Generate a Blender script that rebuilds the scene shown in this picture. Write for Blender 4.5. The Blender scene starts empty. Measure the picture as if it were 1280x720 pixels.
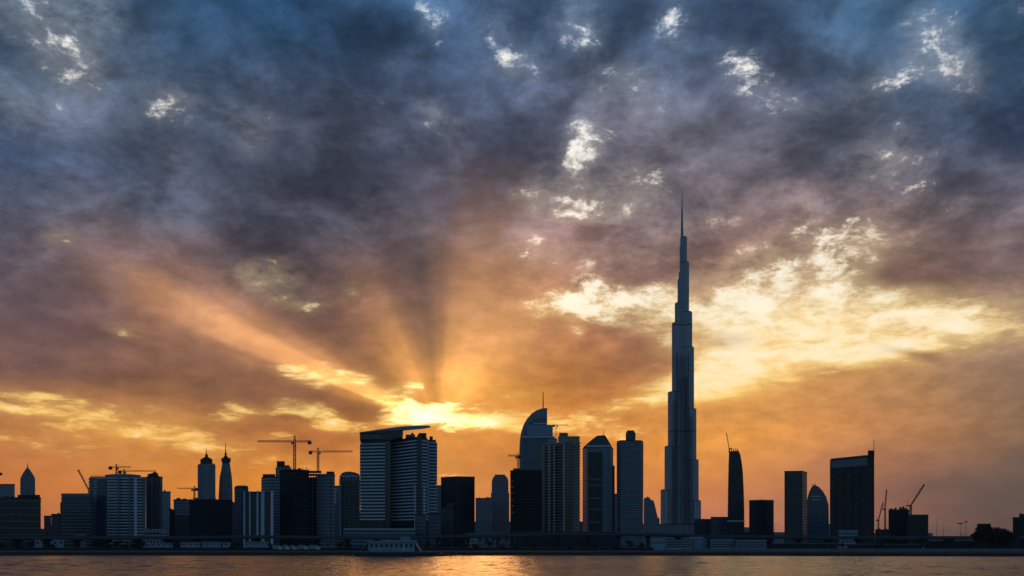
import bpy, bmesh, math, random
from mathutils import Vector, Matrix
R = math.radians
scene = bpy.context.scene
C = scene.collection
FP, HY, CH = 1100.0, 678.0, 7.0        # focal length and horizon row of the photograph in its pixels, camera height

# ------------------------------------------------------------------ camera
cam_d = bpy.data.cameras.new('camera'); cam = bpy.data.objects.new('camera', cam_d); C.objects.link(cam)
cam.location = (0, 0, CH); cam.rotation_euler = (R(90), 0, 0)
cam_d.sensor_width = 36; cam_d.lens = 36 * FP / 1280
cam_d.shift_y = (HY - 360) / 1280
cam_d.clip_start = 1; cam_d.clip_end = 60000
scene.camera = cam
scene.view_settings.view_transform = 'Standard'; scene.view_settings.look = 'None'
scene.view_settings.exposure = 0; scene.view_settings.gamma = 1
scene.view_settings.use_curve_mapping = False
scene.cycles.volume_bounces = 0
scene.cycles.max_bounces = 4
scene.cycles.volume_step_rate = 5

# ------------------------------------------------------------------ sky
SUN_AZ, SUN_EL = R(-4.2), R(7.9)
def lin(c): 
    return tuple(((v/255)/12.92 if v/255 <= .04045 else (((v/255)+.055)/1.055)**2.4) for v in c)
GX = [i*80 for i in range(17)]
SL = lambda row: [(c[0]+5, c[1]-1, c[2]-9) for c in row]
GRID = [
(0,  [(35,65,95),(70,95,120),(50,80,115),(35,72,110),(35,75,118),(32,75,122),(42,82,126),(55,92,132),(58,88,128),(58,88,128),(50,80,118),(46,76,112),(44,74,112),(44,74,106),(44,76,108),(38,70,104),(32,62,92)]),
(60, [(45,68,95),(80,95,118),(48,70,98),(34,64,98),(34,64,98),(34,64,98),(42,68,102),(52,77,112),(52,76,110),(55,78,110),(66,85,116),(58,78,110),(58,76,106),(46,70,100),(50,74,104),(42,68,98),(34,60,88)]),
(120,[(75,88,110),(70,84,106),(60,75,100),(60,75,98),(50,68,95),(48,64,90),(52,68,94),(58,72,98),(60,75,104),(70,82,106),(84,92,110),(84,88,106),(68,78,100),(58,74,98),(60,80,108),(50,75,104),(40,66,96)]),
(180,[(58,72,98),(62,75,98),(66,78,98),(72,80,98),(76,80,95),(72,76,92),(68,74,92),(66,72,90),(76,80,98),(95,92,104),(100,97,108),(92,90,103),(80,82,98),(66,74,92),(70,78,98),(55,70,95),(48,66,92)]),
(240,[(72,76,92),(72,76,90),(70,74,90),(68,74,90),(66,71,88),(70,73,88),(72,75,92),(70,73,90),(82,79,92),(100,90,98),(106,96,100),(102,91,98),(92,86,94),(86,82,90),(92,85,92),(88,83,92),(82,80,92)]),
(300,[(92,84,92),(80,78,90),(75,76,88),(72,74,86),(72,73,86),(80,76,86),(84,77,86),(86,78,86),(102,85,88),(124,97,92),(134,104,96),(136,106,96),(138,109,98),(142,113,98),(128,101,94),(110,93,92),(106,90,92)]),
(360,[(108,86,88),(108,85,86),(112,86,84),(105,82,82),(94,79,82),(104,82,80),(100,79,80),(104,83,80),(140,100,82),(156,110,86),(160,118,94),(156,118,95),(185,150,118),(178,142,112),(148,111,92),(135,105,92),(122,98,92)]),
(420,[(105,82,82),(110,82,78),(132,94,78),(142,100,78),(120,86,74),(112,82,72),(112,83,70),(118,86,70),(170,114,72),(176,118,75),(152,106,80),(165,122,88),(205,162,110),(208,168,115),(195,152,110),(176,138,106),(150,118,98)]),
(480,[(130,94,75),(126,90,72),(122,86,68),(128,88,66),(150,104,68),(150,98,60),(150,98,52),(190,132,58),(205,138,62),(185,120,62),(175,115,70),(205,145,82),(208,150,85),(192,138,84),(172,124,80),(150,112,82),(122,96,82)]),
(540,[(186,122,66),(196,134,70),(200,136,70),(200,136,62),(165,102,58),(175,108,56),(170,100,44),(205,130,50),(205,125,50),(208,126,48),(218,142,58),(222,150,65),(215,145,74),(198,133,78),(170,116,78),(138,101,76),(115,92,76)]),
(600,[(192,114,58),(200,120,58),(206,125,56),(212,132,48),(214,132,44),(214,130,44),(202,118,50),(194,116,54),(190,116,58),(200,120,58),(212,128,56),(202,126,70),(188,120,78),(168,110,80),(144,99,78),(118,88,74),(100,82,72)]),
(660,[(164,100,68),(174,105,68),(184,111,66),(190,115,62),(196,116,60),(196,116,58),(190,113,60),(184,112,66),(182,112,68),(188,113,75),(193,122,85),(188,118,90),(168,108,88),(148,98,82),(124,87,74),(100,78,68),(88,72,66)]),
]
GRID = [(y, SL(r)) if y <= 120 else (y, r[:11]+[(min(255,c[0]*1.06), c[1]*1.06, c[2]) for c in r[11:]] if 400 < y < 560 else r) for y, r in GRID]
def grid_at(px, py):
    px = max(0, min(1280, px)); py = max(0, min(660, py))
    ys = [g[0] for g in GRID]
    j = min(len(ys)-2, int(py // 60)); fy = (py - ys[j]) / 60
    i = min(15, int(px // 80)); fx = (px - i*80) / 80
    out = []
    for k in range(3):
        a = GRID[j][1][i][k]*(1-fx) + GRID[j][1][i+1][k]*fx
        b = GRID[j+1][1][i][k]*(1-fx) + GRID[j+1][1][i+1][k]*fx
        out.append(a*(1-fy) + b*fy)
    return out
def azel(px, py):
    a = math.atan2(px-640, FP); e = math.atan2(HY-py, math.hypot(FP, px-640))
    return math.degrees(a), math.degrees(e)

w = bpy.data.worlds.new('World'); scene.world = w; w.use_nodes = True
nt = w.node_tree; nt.nodes.clear(); N, L = nt.nodes, nt.links
def nd(t, **k):
    n = N.new(t)
    for a, v in k.items(): setattr(n, a, v)
    return n
def setin(s, v):
    if isinstance(v, bpy.types.NodeSocket): L.new(v, s)
    else: s.default_value = v
def M(op, a, b=0.0, c=None, clamp=False):
    n = nd('ShaderNodeMath', operation=op, use_clamp=clamp)
    setin(n.inputs[0], a); setin(n.inputs[1], b)
    if c is not None: setin(n.inputs[2], c)
    return n.outputs[0]
def mapr(v, a, b, c=0.0, d=1.0, smooth=True):
    n = nd('ShaderNodeMapRange', interpolation_type='SMOOTHSTEP' if smooth else 'LINEAR', clamp=True)
    setin(n.inputs['Value'], v); setin(n.inputs['From Min'], a); setin(n.inputs['From Max'], b)
    setin(n.inputs['To Min'], c); setin(n.inputs['To Max'], d)
    return n.outputs['Result']
def comb(x, y, z=0.0):
    n = nd('ShaderNodeCombineXYZ'); setin(n.inputs[0], x); setin(n.inputs[1], y); setin(n.inputs[2], z); return n.outputs[0]
def noise(vec, scale, detail=6, rough=.55, dist=0.0, lac=2.0):
    n = nd('ShaderNodeTexNoise'); L.new(vec, n.inputs['Vector'])
    n.inputs['Scale'].default_value = scale; n.inputs['Detail'].default_value = detail
    n.inputs['Roughness'].default_value = rough; n.inputs['Distortion'].default_value = dist; n.inputs['Lacunarity'].default_value = lac
    return n.outputs['Fac']
def mixc(f, a, b, mode='MIX'):
    n = nd('ShaderNodeMix', data_type='RGBA', blend_type=mode)
    setin(n.inputs[0], f)
    for s, v in ((n.inputs[6], a), (n.inputs[7], b)):
        if isinstance(v, bpy.types.NodeSocket): L.new(v, s)
        else: s.default_value = tuple(v) + (1,)
    return n.outputs[2]
def ramp(fac, stops, interp='LINEAR'):
    n = nd('ShaderNodeValToRGB'); cr = n.color_ramp; cr.interpolation = interp
    stops = sorted(stops)
    cr.elements[0].position = stops[0][0]; cr.elements[0].color = tuple(stops[0][1]) + (1,)
    cr.elements[1].position = stops[-1][0]; cr.elements[1].color = tuple(stops[-1][1]) + (1,)
    for p, c in stops[1:-1]:
        e = cr.elements.new(p); e.color = tuple(c) + (1,)
    setin(n.inputs[0], fac); return n.outputs[0]

tc = nd('ShaderNodeTexCoord')
sx = nd('ShaderNodeSeparateXYZ'); L.new(tc.outputs['Generated'], sx.inputs[0])
X, Y, Z = sx.outputs
DEG = 57.29578
Adeg = M('MULTIPLY', M('ARCTAN2', X, Y), DEG)
hyp = M('SQRT', M('ADD', M('MULTIPLY', X, X), M('MULTIPLY', Y, Y)))
Edeg = M('MULTIPLY', M('ARCTAN2', Z, hyp), DEG)
Zc = M('MULTIPLY', M('ADD', M('MAXIMUM', Z, 0.0), 0.32), .72)
plane = comb(M('DIVIDE', X, Zc), M('DIVIDE', Y, Zc), 3.7)      # the cloud layer seen in perspective
angs = comb(M('MULTIPLY', Adeg, 1.0), M('MULTIPLY', Edeg, 1.9), 0.0)   # flat, streaky layers low down
# warp of the direction so that no edge runs straight
n1 = noise(plane, 1.3, 5, .6); n2 = noise(comb(M('DIVIDE', Y, Zc), M('DIVIDE', X, Zc), 9.1), 1.3, 5, .6)
n3 = noise(angs, .17, 6, .62); 
wa = M('ADD', Adeg, M('MULTIPLY_ADD', n1, 13.0, -6.5))
we = M('ADD', Edeg, M('MULTIPLY', M('MULTIPLY_ADD', n2, 8.0, -4.0), mapr(Edeg, 0, 18, .25, 1.0)))
AR = 34.0
fA = M('DIVIDE', M('ADD', wa, AR), 2*AR, clamp=True)
rows_e = [0.5, 3.5, 6.5, 9.5, 12.5, 15.5, 18.5, 21.5, 25.0, 29.0, 33.0]
acc = None
for k, e in enumerate(rows_e):
    st = []
    for a in [-30,-26,-22,-18,-14,-10,-6,-2,2,6,10,14,18,22,26,30]:
        px = 640 + FP*math.tan(R(a)); py = HY - math.tan(R(e))*FP/math.cos(R(a))
        st.append(((a+AR)/(2*AR), lin(grid_at(px, py))))
    col = ramp(fA, st)
    if acc is None: acc = col
    else: acc = mixc(mapr(we, rows_e[k-1], e, smooth=False), acc, col)
dark = acc
# mid scale light and shade in the cloud deck
tex = noise(plane, 2.6, 8, .6, .25)
tex2 = noise(angs, .55, 6, .6)
upw = mapr(Edeg, 6, 20)
fine = noise(plane, 11.0, 9, .72, .2)
edge = noise(plane, 3.3, 8, .62, .5)
lump = noise(plane, 4.6, 6, .58, .35)
big = noise(plane, 1.1, 3, .5, .3)
su = M('MULTIPLY', M('MULTIPLY', mapr(tex, .36, .66, .82, 1.34), mapr(big, .35, .65, .94, 1.16)), M('MULTIPLY', mapr(lump, .38, .64, .72, 1.36), M('MULTIPLY', mapr(fine, .36, .66, .80, 1.24), mapr(edge, .455, .545, .87, 1.13))))
sl = mapr(tex2, .32, .68, .86, 1.14)
sl = M('ADD', 1.0, M('MULTIPLY', M('SUBTRACT', sl, 1.0), mapr(Edeg, 2, 8, .25, 1.0)))
shade = M('ADD', M('MULTIPLY', su, upw), M('MULTIPLY', sl, M('SUBTRACT', 1.0, upw)))
dark = mixc(1.0, dark, comb(shade, shade, shade), 'MULTIPLY')

# openings in the deck: where, how wide (photo pixels), tilt, strength
GAPS = [(50,20,40,44,-35,.9),(88,62,52,36,-40,1.0),(122,6,40,26,0,1.0),(210,118,46,24,15,.72),(320,165,40,28,25,.55),(30,122,80,40,0,.5),(215,200,30,34,0,.42),
(545,22,30,26,0,.62),(632,32,52,40,0,.55),(655,86,46,20,10,.66),(722,16,34,34,0,1.25),(548,147,42,24,-25,.72),(775,97,66,30,-15,.95),(718,178,32,54,-20,1.08),(700,250,60,26,0,1.1),(778,232,44,30,0,1.15),(735,262,40,16,0,.9),(838,20,32,44,0,.62),(915,72,30,32,0,.35),(950,106,70,26,-32,.5),(1180,62,40,66,35,1.3),(1112,106,60,26,12,.62),
(1118,198,80,44,5,.62),(325,352,44,26,0,.8),(365,386,36,12,-10,.7),(284,350,36,20,0,.5),(65,293,34,14,0,.6),(156,412,40,12,-5,.55),(425,371,40,14,5,.42),
(405,468,60,14,-8,1.0),(455,474,30,8,0,.7),(412,524,78,22,-27,1.2),(498,488,46,11,8,1.15),(515,502,26,12,50,.9),(575,522,112,17,-6,1.7),(505,518,60,13,12,1.15),(318,512,60,18,-5,.85),
(225,520,90,14,-8,.6),(60,500,90,10,-4,.75),(20,516,70,10,0,.65),(130,532,170,22,-8,.66),(260,556,160,20,-9,.66),(60,560,120,14,-4,.5),(360,548,50,10,-10,.7),
(695,378,56,18,10,1.5),(755,392,60,14,-22,1.4),(722,414,20,34,35,1.3),(795,374,70,26,-8,1.5),(745,345,30,10,0,.8),(940,362,130,60,14,1.6),(1015,345,110,40,14,1.3),(940,430,170,60,4,1.3),(1070,410,190,46,6,1.25),(1100,370,90,20,0,.8),
(900,480,100,30,0,1.0),(1190,416,170,36,3,1.2),(1080,440,90,20,-6,.8),(835,425,40,18,0,.8),(820,495,70,20,8,.8),(770,508,60,10,0,.6),(573,591,40,7,0,1.2),(560,573,26,6,0,1.0),(600,574,16,5,0,.8),(650,494,40,10,0,.7),(700,528,110,16,0,.55),(760,540,110,14,0,.5),
(850,268,110,26,0,.3),(1110,270,160,22,0,.3),(700,310,60,20,0,.4),(1270,300,60,14,0,.3)]
# solid cloud that stays closed: where, how wide, tilt, weight
CLOUDS = [(610,570,120,30,2,1.1),(745,448,120,54,6,1.2),(455,510,34,16,-10,1.0),(425,552,110,16,8,.9),(330,534,80,14,10,.7),(150,470,260,36,-3,.6),(905,425,60,12,-4,.6),(960,520,190,24,0,.5),(1150,446,70,8,-14,.7),(470,440,90,26,0,.3),(1180,350,150,26,-6,.5),(540,482,20,26,0,.7)]
wk = mapr(Edeg, 5, 18, .4, 1.0)
gv = comb(M('ADD', Adeg, M('MULTIPLY', M('MULTIPLY_ADD', n1, 5.0, -2.5), wk)), M('ADD', Edeg, M('MULTIPLY', M('MULTIPLY_ADD', n2, 3.4, -1.7), wk)), 0.0)
macc = None
for (px, py, rx, ry, rot, s) in GAPS:
    a, e = azel(px, py)
    ca = math.cos(R(a)); k = DEG/FP
    mp = nd('ShaderNodeMapping', vector_type='TEXTURE')
    mp.inputs['Location'].default_value = (a, e, 0); mp.inputs['Rotation'].default_value = (0, 0, R(rot))
    q = 1.3 if py < 300 else 1.3
    mp.inputs['Scale'].default_value = (rx*k*ca*ca*q, ry*k*ca*q, 1)
    L.new(gv, mp.inputs['Vector'])
    g = nd('ShaderNodeTexGradient', gradient_type='SPHERICAL'); L.new(mp.outputs[0], g.inputs[0])
    macc = M('MULTIPLY', g.outputs['Fac'], s) if macc is None else M('MULTIPLY_ADD', g.outputs['Fac'], s, macc)
cacc = None
for (px, py, rx, ry, rot, s) in CLOUDS:
    a, e = azel(px, py); ca = math.cos(R(a)); k = DEG/FP
    mp = nd('ShaderNodeMapping', vector_type='TEXTURE')
    mp.inputs['Location'].default_value = (a, e, 0); mp.inputs['Rotation'].default_value = (0, 0, R(rot))
    mp.inputs['Scale'].default_value = (rx*k*ca*ca*1.25, ry*k*ca*1.25, 1)
    L.new(gv, mp.inputs['Vector'])
    g = nd('ShaderNodeTexGradient', gradient_type='SPHERICAL'); L.new(mp.outputs[0], g.inputs[0])
    cacc = M('MULTIPLY', g.outputs['Fac'], s) if cacc is None else M('MULTIPLY_ADD', g.outputs['Fac'], s, cacc)
macc = M('SUBTRACT', macc, cacc)
# a few more thin places wherever the deck is patchy
patch = noise(comb(M('DIVIDE', X, Zc), M('DIVIDE', Y, Zc), 21.0), 3.1, 5, .6, .3)
macc = M('ADD', macc, M('MULTIPLY', M('MULTIPLY', mapr(patch, .52, .72), .5), mapr(Edeg, 13, 18)))
macc = M('MINIMUM', M('MAXIMUM', macc, 0.0), 1.5)
finl = noise(comb(M('MULTIPLY', Adeg, .55), M('MULTIPLY', Edeg, 1.9), 5.0), .85, 7, .62, .4)
det = M('ADD', M('MULTIPLY', fine, upw), M('MULTIPLY', finl, M('SUBTRACT', 1.0, upw)))
mid = noise(plane, 4.2, 4, .55, .2)
smo = mapr(Adeg, 5, 12, 1.0, .62)
det = M('MULTIPLY', M('ADD', det, -.5), M('MULTIPLY', M('ADD', 4.6, M('MULTIPLY', upw, 1.4)), M('MAXIMUM', smo, upw)))
det = M('ADD', det, M('MULTIPLY', M('MULTIPLY_ADD', mid, 3.4, -1.7), upw))
op = M('ADD', M('ADD', det, -.05), M('MULTIPLY', macc, M('ADD', .95, M('MULTIPLY', upw, .03))))
gap = M('MULTIPLY', mapr(op, M('ADD', .25, M('MULTIPLY', upw, .55)), M('ADD', 1.2, M('MULTIPLY', upw, .55))), mapr(macc, .05, .35))
halo = M('MULTIPLY', mapr(op, -.9, 1.0), mapr(macc, 0.0, .9))
gcol = ramp(M('DIVIDE', Edeg, 35.0, clamp=True), [(0,lin((238,150,66))),(.14,lin((246,182,90))),(.26,lin((255,212,116))),(.4,lin((255,228,158))),(.55,lin((246,222,188))),(.72,lin((214,210,208))),(.9,lin((175,200,225))),(1,lin((165,198,232)))])
hot = M('MULTIPLY', mapr(op, .9, 2.0), .9)
gcol = mixc(M('MULTIPLY', hot, .75), gcol, (1.0, .93, .72))
sky1 = mixc(M('MULTIPLY', halo, M('SUBTRACT', .34, M('MULTIPLY', upw, .17))), dark, gcol)
sky1 = mixc(M('MULTIPLY', gap, .9), sky1, mixc(M('MULTIPLY', M('MULTIPLY', gap, upw), .55), gcol, (1.0,.97,.93)))

sky1 = mixc(M('MULTIPLY', mapr(cacc, .0, .8), .5), sky1, mixc(1.0, dark, (.60,.56,.60), 'MULTIPLY'))
# beams of light fanning out from the covered sun
sa, se = azel(548, 528)
dA = M('SUBTRACT', Adeg, sa); dE = M('SUBTRACT', Edeg, se)
phi = M('MULTIPLY', M('ARCTAN2', dE, dA), DEG)
rad = M('SQRT', M('ADD', M('MULTIPLY', dA, dA), M('MULTIPLY', dE, dE)))
def g1(v): return (v, v, v)
beam = ramp(M('DIVIDE', phi, 180.0, clamp=True), [(0,g1(.10)),(.08,g1(.05)),(.14,g1(.14)),(.20,g1(.34)),(.25,g1(.60)),(.30,g1(.78)),(.35,g1(.74)),(.40,g1(.80)),(.45,g1(.66)),(.50,g1(.32)),(.54,g1(.12)),(.57,g1(.18)),(.61,g1(.34)),(.64,g1(.54)),(.67,g1(.52)),(.72,g1(.26)),(.77,g1(.05)),(.82,g1(.10)),(.85,g1(.4)),(.872,g1(1.0)),(.89,g1(.75)),(.905,g1(.2)),(.935,g1(.0)),(1,g1(0))], 'EASE')
beam = M('MULTIPLY', beam, M('ADD', 1.2, mapr(phi, 140, 150, 0.0, .5)))
fall = M('MULTIPLY', mapr(rad, 1.0, M('ADD', M('ADD', 18.0, mapr(phi, 95, 110, 0.0, -4.0)), mapr(phi, 140, 150, 0.0, 13.0)), 1.0, 0.0), mapr(rad, .2, 3.0))
beamf = M('MULTIPLY', M('MULTIPLY', beam, fall), M('MULTIPLY_ADD', tex2, .8, .6))
bm = mixc(M('MULTIPLY', beamf, 1.0, clamp=True), (0,0,0), (.64,.285,.075))
sky2 = mixc(1.0, sky1, bm, 'ADD')
# dark gaps between the beams
dk = ramp(M('DIVIDE', phi, 180.0, clamp=True), [(0,g1(0)),(.46,g1(0)),(.53,g1(.30)),(.57,g1(.30)),(.65,g1(0)),(.75,g1(0)),(.79,g1(.15)),(.83,g1(0)),(.91,g1(0)),(.94,g1(.25)),(1,g1(0))], 'EASE')
sky2 = mixc(M('MULTIPLY', M('MULTIPLY', dk, M('MULTIPLY', mapr(rad, 2.0, 5.0), mapr(rad, 8.0, 17.0, 1.0, 0.0))), .9), sky2, (.07,.055,.06))
# glow round the sun
gl = M('POWER', mapr(rad, 0.0, 11.0, 1.0, 0.0), 2.0)
sky2 = mixc(1.0, sky2, mixc(M('MULTIPLY', gl, .17), (0,0,0), (1.0,.50,.10)), 'ADD')
glh = M('POWER', mapr(rad, 0.0, 5.5, 1.0, 0.0), 1.4)
sky2 = mixc(1.0, sky2, mixc(M('MULTIPLY', M('MULTIPLY', glh, gap), 1.0), (0,0,0), (1.0,.8,.4)), 'ADD')

# the open dusk sky behind and overhead
ns = nd('ShaderNodeTexSky', sky_type='NISHITA')
ns.sun_disc = False; ns.sun_elevation = SUN_EL; ns.sun_rotation = SUN_AZ; ns.air_density = 1.2; ns.dust_density = 2.0
nish = mixc(1.0, ns.outputs[0], (.042, .074, .118), 'MULTIPLY')
nish = mixc(M('MULTIPLY', mapr(tex, .4, .6), .6), nish, (.045, .075, .125))
absA = M('ABSOLUTE', Adeg)
back = M('MAXIMUM', mapr(absA, 42, 75), mapr(Edeg, 36, 55))
sky3 = mixc(back, sky2, nish)
bg = nd('ShaderNodeBackground'); L.new(sky3, bg.inputs[0]); bg.inputs[1].default_value = 1.17
wo = nd('ShaderNodeOutputWorld'); L.new(bg.outputs[0], wo.inputs[0])

# ------------------------------------------------------------------ sun, veiled by cloud
sd = bpy.data.lights.new('sun', 'SUN'); so = bpy.data.objects.new('sun', sd); C.objects.link(so)
sd.energy = 0.2; sd.angle = R(12); sd.color = (1.0, .42, .12)
so.rotation_euler = (Vector((math.sin(SUN_AZ)*math.cos(SUN_EL), math.cos(SUN_AZ)*math.cos(SUN_EL), math.sin(SUN_EL)))).to_track_quat('Z', 'Y').to_euler()
so.location = (0, 0, 300)

# ================================================================== helpers
random.seed(11)
def PX(px, Y): return (px-640)/FP*Y
def PZ(py, Y): return CH + (HY-py)/FP*Y
GL = 2.0                                  # ground level above the water
def nmat(name):
    m = bpy.data.materials.new(name); m.use_nodes = True
    return m, m.node_tree, m.node_tree.nodes['Principled BSDF']
class T:
    """small node helper bound to one tree"""
    def __init__(s, t): s.t = t
    def n(s, k, **kw):
        x = s.t.nodes.new(k)
        for a, v in kw.items(): setattr(x, a, v)
        return x
    def put(s, sock, v):
        if isinstance(v, bpy.types.NodeSocket): s.t.links.new(v, sock)
        else: sock.default_value = v
    def m(s, op, a, b=0.0, c=None):
        x = s.n('ShaderNodeMath', operation=op); s.put(x.inputs[0], a); s.put(x.inputs[1], b)
        if c is not None: s.put(x.inputs[2], c)
        return x.outputs[0]
    def mix(s, f, a, b):
        x = s.n('ShaderNodeMix', data_type='RGBA'); s.put(x.inputs[0], f)
        for k, v in ((6, a), (7, b)):
            if isinstance(v, bpy.types.NodeSocket): s.t.links.new(v, x.inputs[k])
            else: x.inputs[k].default_value = tuple(v)+(1,)
        return x.outputs[2]
def plain(name, col, rough=.8, metal=0.0, var=.18, scale=.08):
    m, t, b = nmat(name); h = T(t)
    tc = h.n('ShaderNodeTexCoord'); no = h.n('ShaderNodeTexNoise'); t.links.new(tc.outputs['Object'], no.inputs[0])
    no.inputs['Scale'].default_value = scale; no.inputs['Detail'].default_value = 6
    c = h.mix(no.outputs['Fac'], [v*(1-var) for v in col], [min(1, v*(1+var)) for v in col])
    t.links.new(c, b.inputs['Base Color']); b.inputs['Roughness'].default_value = rough; b.inputs['Metallic'].default_value = metal
    if rough > .65: b.inputs['Specular IOR Level'].default_value = .15
    return m
def facade(name, wall, glass, fh=3.4, bw=3.0, fv=.42, fu=.3, grough=.18, wrough=.75, var=.5, spec=.5):
    """wall grid with glazing between, measured in metres along the wall whatever way it faces"""
    m, t, b = nmat(name); h = T(t)
    tc = h.n('ShaderNodeTexCoord'); geo = h.n('ShaderNodeNewGeometry')
    cr = h.n('ShaderNodeVectorMath', operation='CROSS_PRODUCT'); t.links.new(geo.outputs['True Normal'], cr.inputs[0]); cr.inputs[1].default_value = (0,0,1)
    no = h.n('ShaderNodeVectorMath', operation='NORMALIZE'); t.links.new(cr.outputs[0], no.inputs[0])
    dt = h.n('ShaderNodeVectorMath', operation='DOT_PRODUCT'); t.links.new(no.outputs[0], dt.inputs[0]); t.links.new(tc.outputs['Object'], dt.inputs[1])
    sp = h.n('ShaderNodeSeparateXYZ'); t.links.new(tc.outputs['Object'], sp.inputs[0])
    u = h.m('DIVIDE', dt.outputs['Value'], bw); v = h.m('DIVIDE', sp.outputs[2], fh)
    mu = h.m('GREATER_THAN', h.m('FRACT', u), fu); mv = h.m('GREATER_THAN', h.m('FRACT', v), fv)
    win = h.m('MULTIPLY', mu, mv)
    co = h.n('ShaderNodeCombineXYZ'); h.put(co.inputs[0], h.m('FLOOR', u)); h.put(co.inputs[1], h.m('FLOOR', v))
    wn = h.n('ShaderNodeTexWhiteNoise', noise_dimensions='2D'); t.links.new(co.outputs[0], wn.inputs['Vector'])
    big = h.n('ShaderNodeTexNoise'); t.links.new(tc.outputs['Object'], big.inputs[0]); big.inputs['Scale'].default_value = .05; big.inputs['Detail'].default_value = 5
    g = h.mix(wn.outputs['Value'], [c*(1-var) for c in glass], [c*(1+var) for c in glass])
    wl = h.mix(big.outputs['Fac'], [c*.75 for c in wall], [c*1.2 for c in wall])
    t.links.new(h.mix(win, wl, g), b.inputs['Base Color'])
    h.put(b.inputs['Roughness'], h.m('ADD', h.m('MULTIPLY', win, grough-wrough), wrough))
    b.inputs['Specular IOR Level'].default_value = spec
    return m
def clad(name, col, rough=.35, metal=.0, bands=(), bw=3.0, spec=.5):
    """smooth cladding with thin upright ribs and the dark plant floors at given local heights"""
    m, t, b = nmat(name); h = T(t)
    tc = h.n('ShaderNodeTexCoord'); geo = h.n('ShaderNodeNewGeometry')
    sp = h.n('ShaderNodeSeparateXYZ'); t.links.new(tc.outputs['Object'], sp.inputs[0])
    a = h.m('ARCTAN2', sp.outputs[1], sp.outputs[0])
    w = h.m('FRACT', h.m('MULTIPLY', a, 8.0)); w = h.m('GREATER_THAN', w, .55)
    fl = h.m('GREATER_THAN', h.m('FRACT', h.m('DIVIDE', sp.outputs[2], 10.5)), .5)
    f = h.m('ADD', h.m('MULTIPLY', w, .75), h.m('MULTIPLY', fl, .12))
    c = h.mix(f, col, [v*.5 for v in col])
    for z0, z1 in bands:
        k = h.m('MULTIPLY', h.m('GREATER_THAN', sp.outputs[2], z0), h.m('LESS_THAN', sp.outputs[2], z1))
        c = h.mix(h.m('MULTIPLY', k, .7), c, (.03,.035,.045))
    t.links.new(c, b.inputs['Base Color']); b.inputs['Roughness'].default_value = rough; b.inputs['Metallic'].default_value = metal
    b.inputs['Specular IOR Level'].default_value = spec
    return m

MT = dict(
 concrete = plain('grey concrete', (.16,.165,.17)), dark_concrete = plain('dark raw concrete', (.035,.037,.042)), black = plain('blackened steel', (.02,.02,.022), .6),
 white = plain('white panel', (.42,.50,.56), .6), pale = plain('pale render', (.26,.29,.32), .75), slab = plain('balcony parapet', (.58,.64,.72), .7),
 slab_dim = plain('weathered parapet', (.17,.19,.21), .75), slab_tan = plain('sand coloured parapet', (.46,.38,.31), .75), slab_blue = plain('blue grey parapet', (.24,.31,.39), .7),
 steel = plain('painted steel', (.05,.045,.04), .55), rust = plain('red primer steel', (.10,.03,.02), .6), glass = plain('dark tinted glass', (.012,.018,.028), .12, 0, .3, .3),
 blueglass = plain('blue tinted glass', (.02,.045,.085), .15, 0, .3, .3), asphalt = plain('asphalt', (.04,.04,.042), .9), rock = plain('wet quay rock', (.025,.023,.02), .9, 0, .4, .6),
 sand = plain('sandy ground', (.05,.045,.038), .95, 0, .35, .02), leaf = plain('dark foliage', (.022,.035,.014), .85, 0, .5, .8), bark = plain('bark', (.05,.035,.025), .9),
 tent = plain('pale roof sheet', (.25,.31,.37), .7), roof = plain('roof membrane', (.09,.09,.095), .9),
)
F = dict(
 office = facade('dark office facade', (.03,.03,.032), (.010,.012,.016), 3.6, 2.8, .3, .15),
 blue = facade('blue curtain wall', (.10,.15,.21), (.02,.045,.08), 3.5, 2.0, .22, .12, .2),
 navy = facade('navy curtain wall', (.03,.04,.055), (.012,.02,.034), 3.5, 1.8, .25, .14, .2),
 grey = facade('grey punched facade', (.28,.30,.33), (.018,.024,.032), 3.4, 3.2, .45, .4),
 greyblue = facade('grey blue tiled facade', (.26,.31,.37), (.02,.03,.045), 3.5, 2.4, .42, .42),
 green = facade('green tinted office glass', (.05,.075,.08), (.015,.03,.036), 3.4, 2.2, .35, .1),
 tan = facade('sand coloured facade', (.34,.28,.23), (.016,.016,.018), 3.4, 3.0, .4, .42),
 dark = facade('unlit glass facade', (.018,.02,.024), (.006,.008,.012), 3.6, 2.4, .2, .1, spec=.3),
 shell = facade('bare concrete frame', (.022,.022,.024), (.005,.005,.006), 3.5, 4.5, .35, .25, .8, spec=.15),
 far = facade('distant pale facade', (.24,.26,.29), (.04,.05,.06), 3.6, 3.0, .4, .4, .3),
 recess = facade('shaded balcony glass', (.03,.035,.045), (.010,.014,.020), 3.35, 2.6, .1, .18, .25),
)

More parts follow.
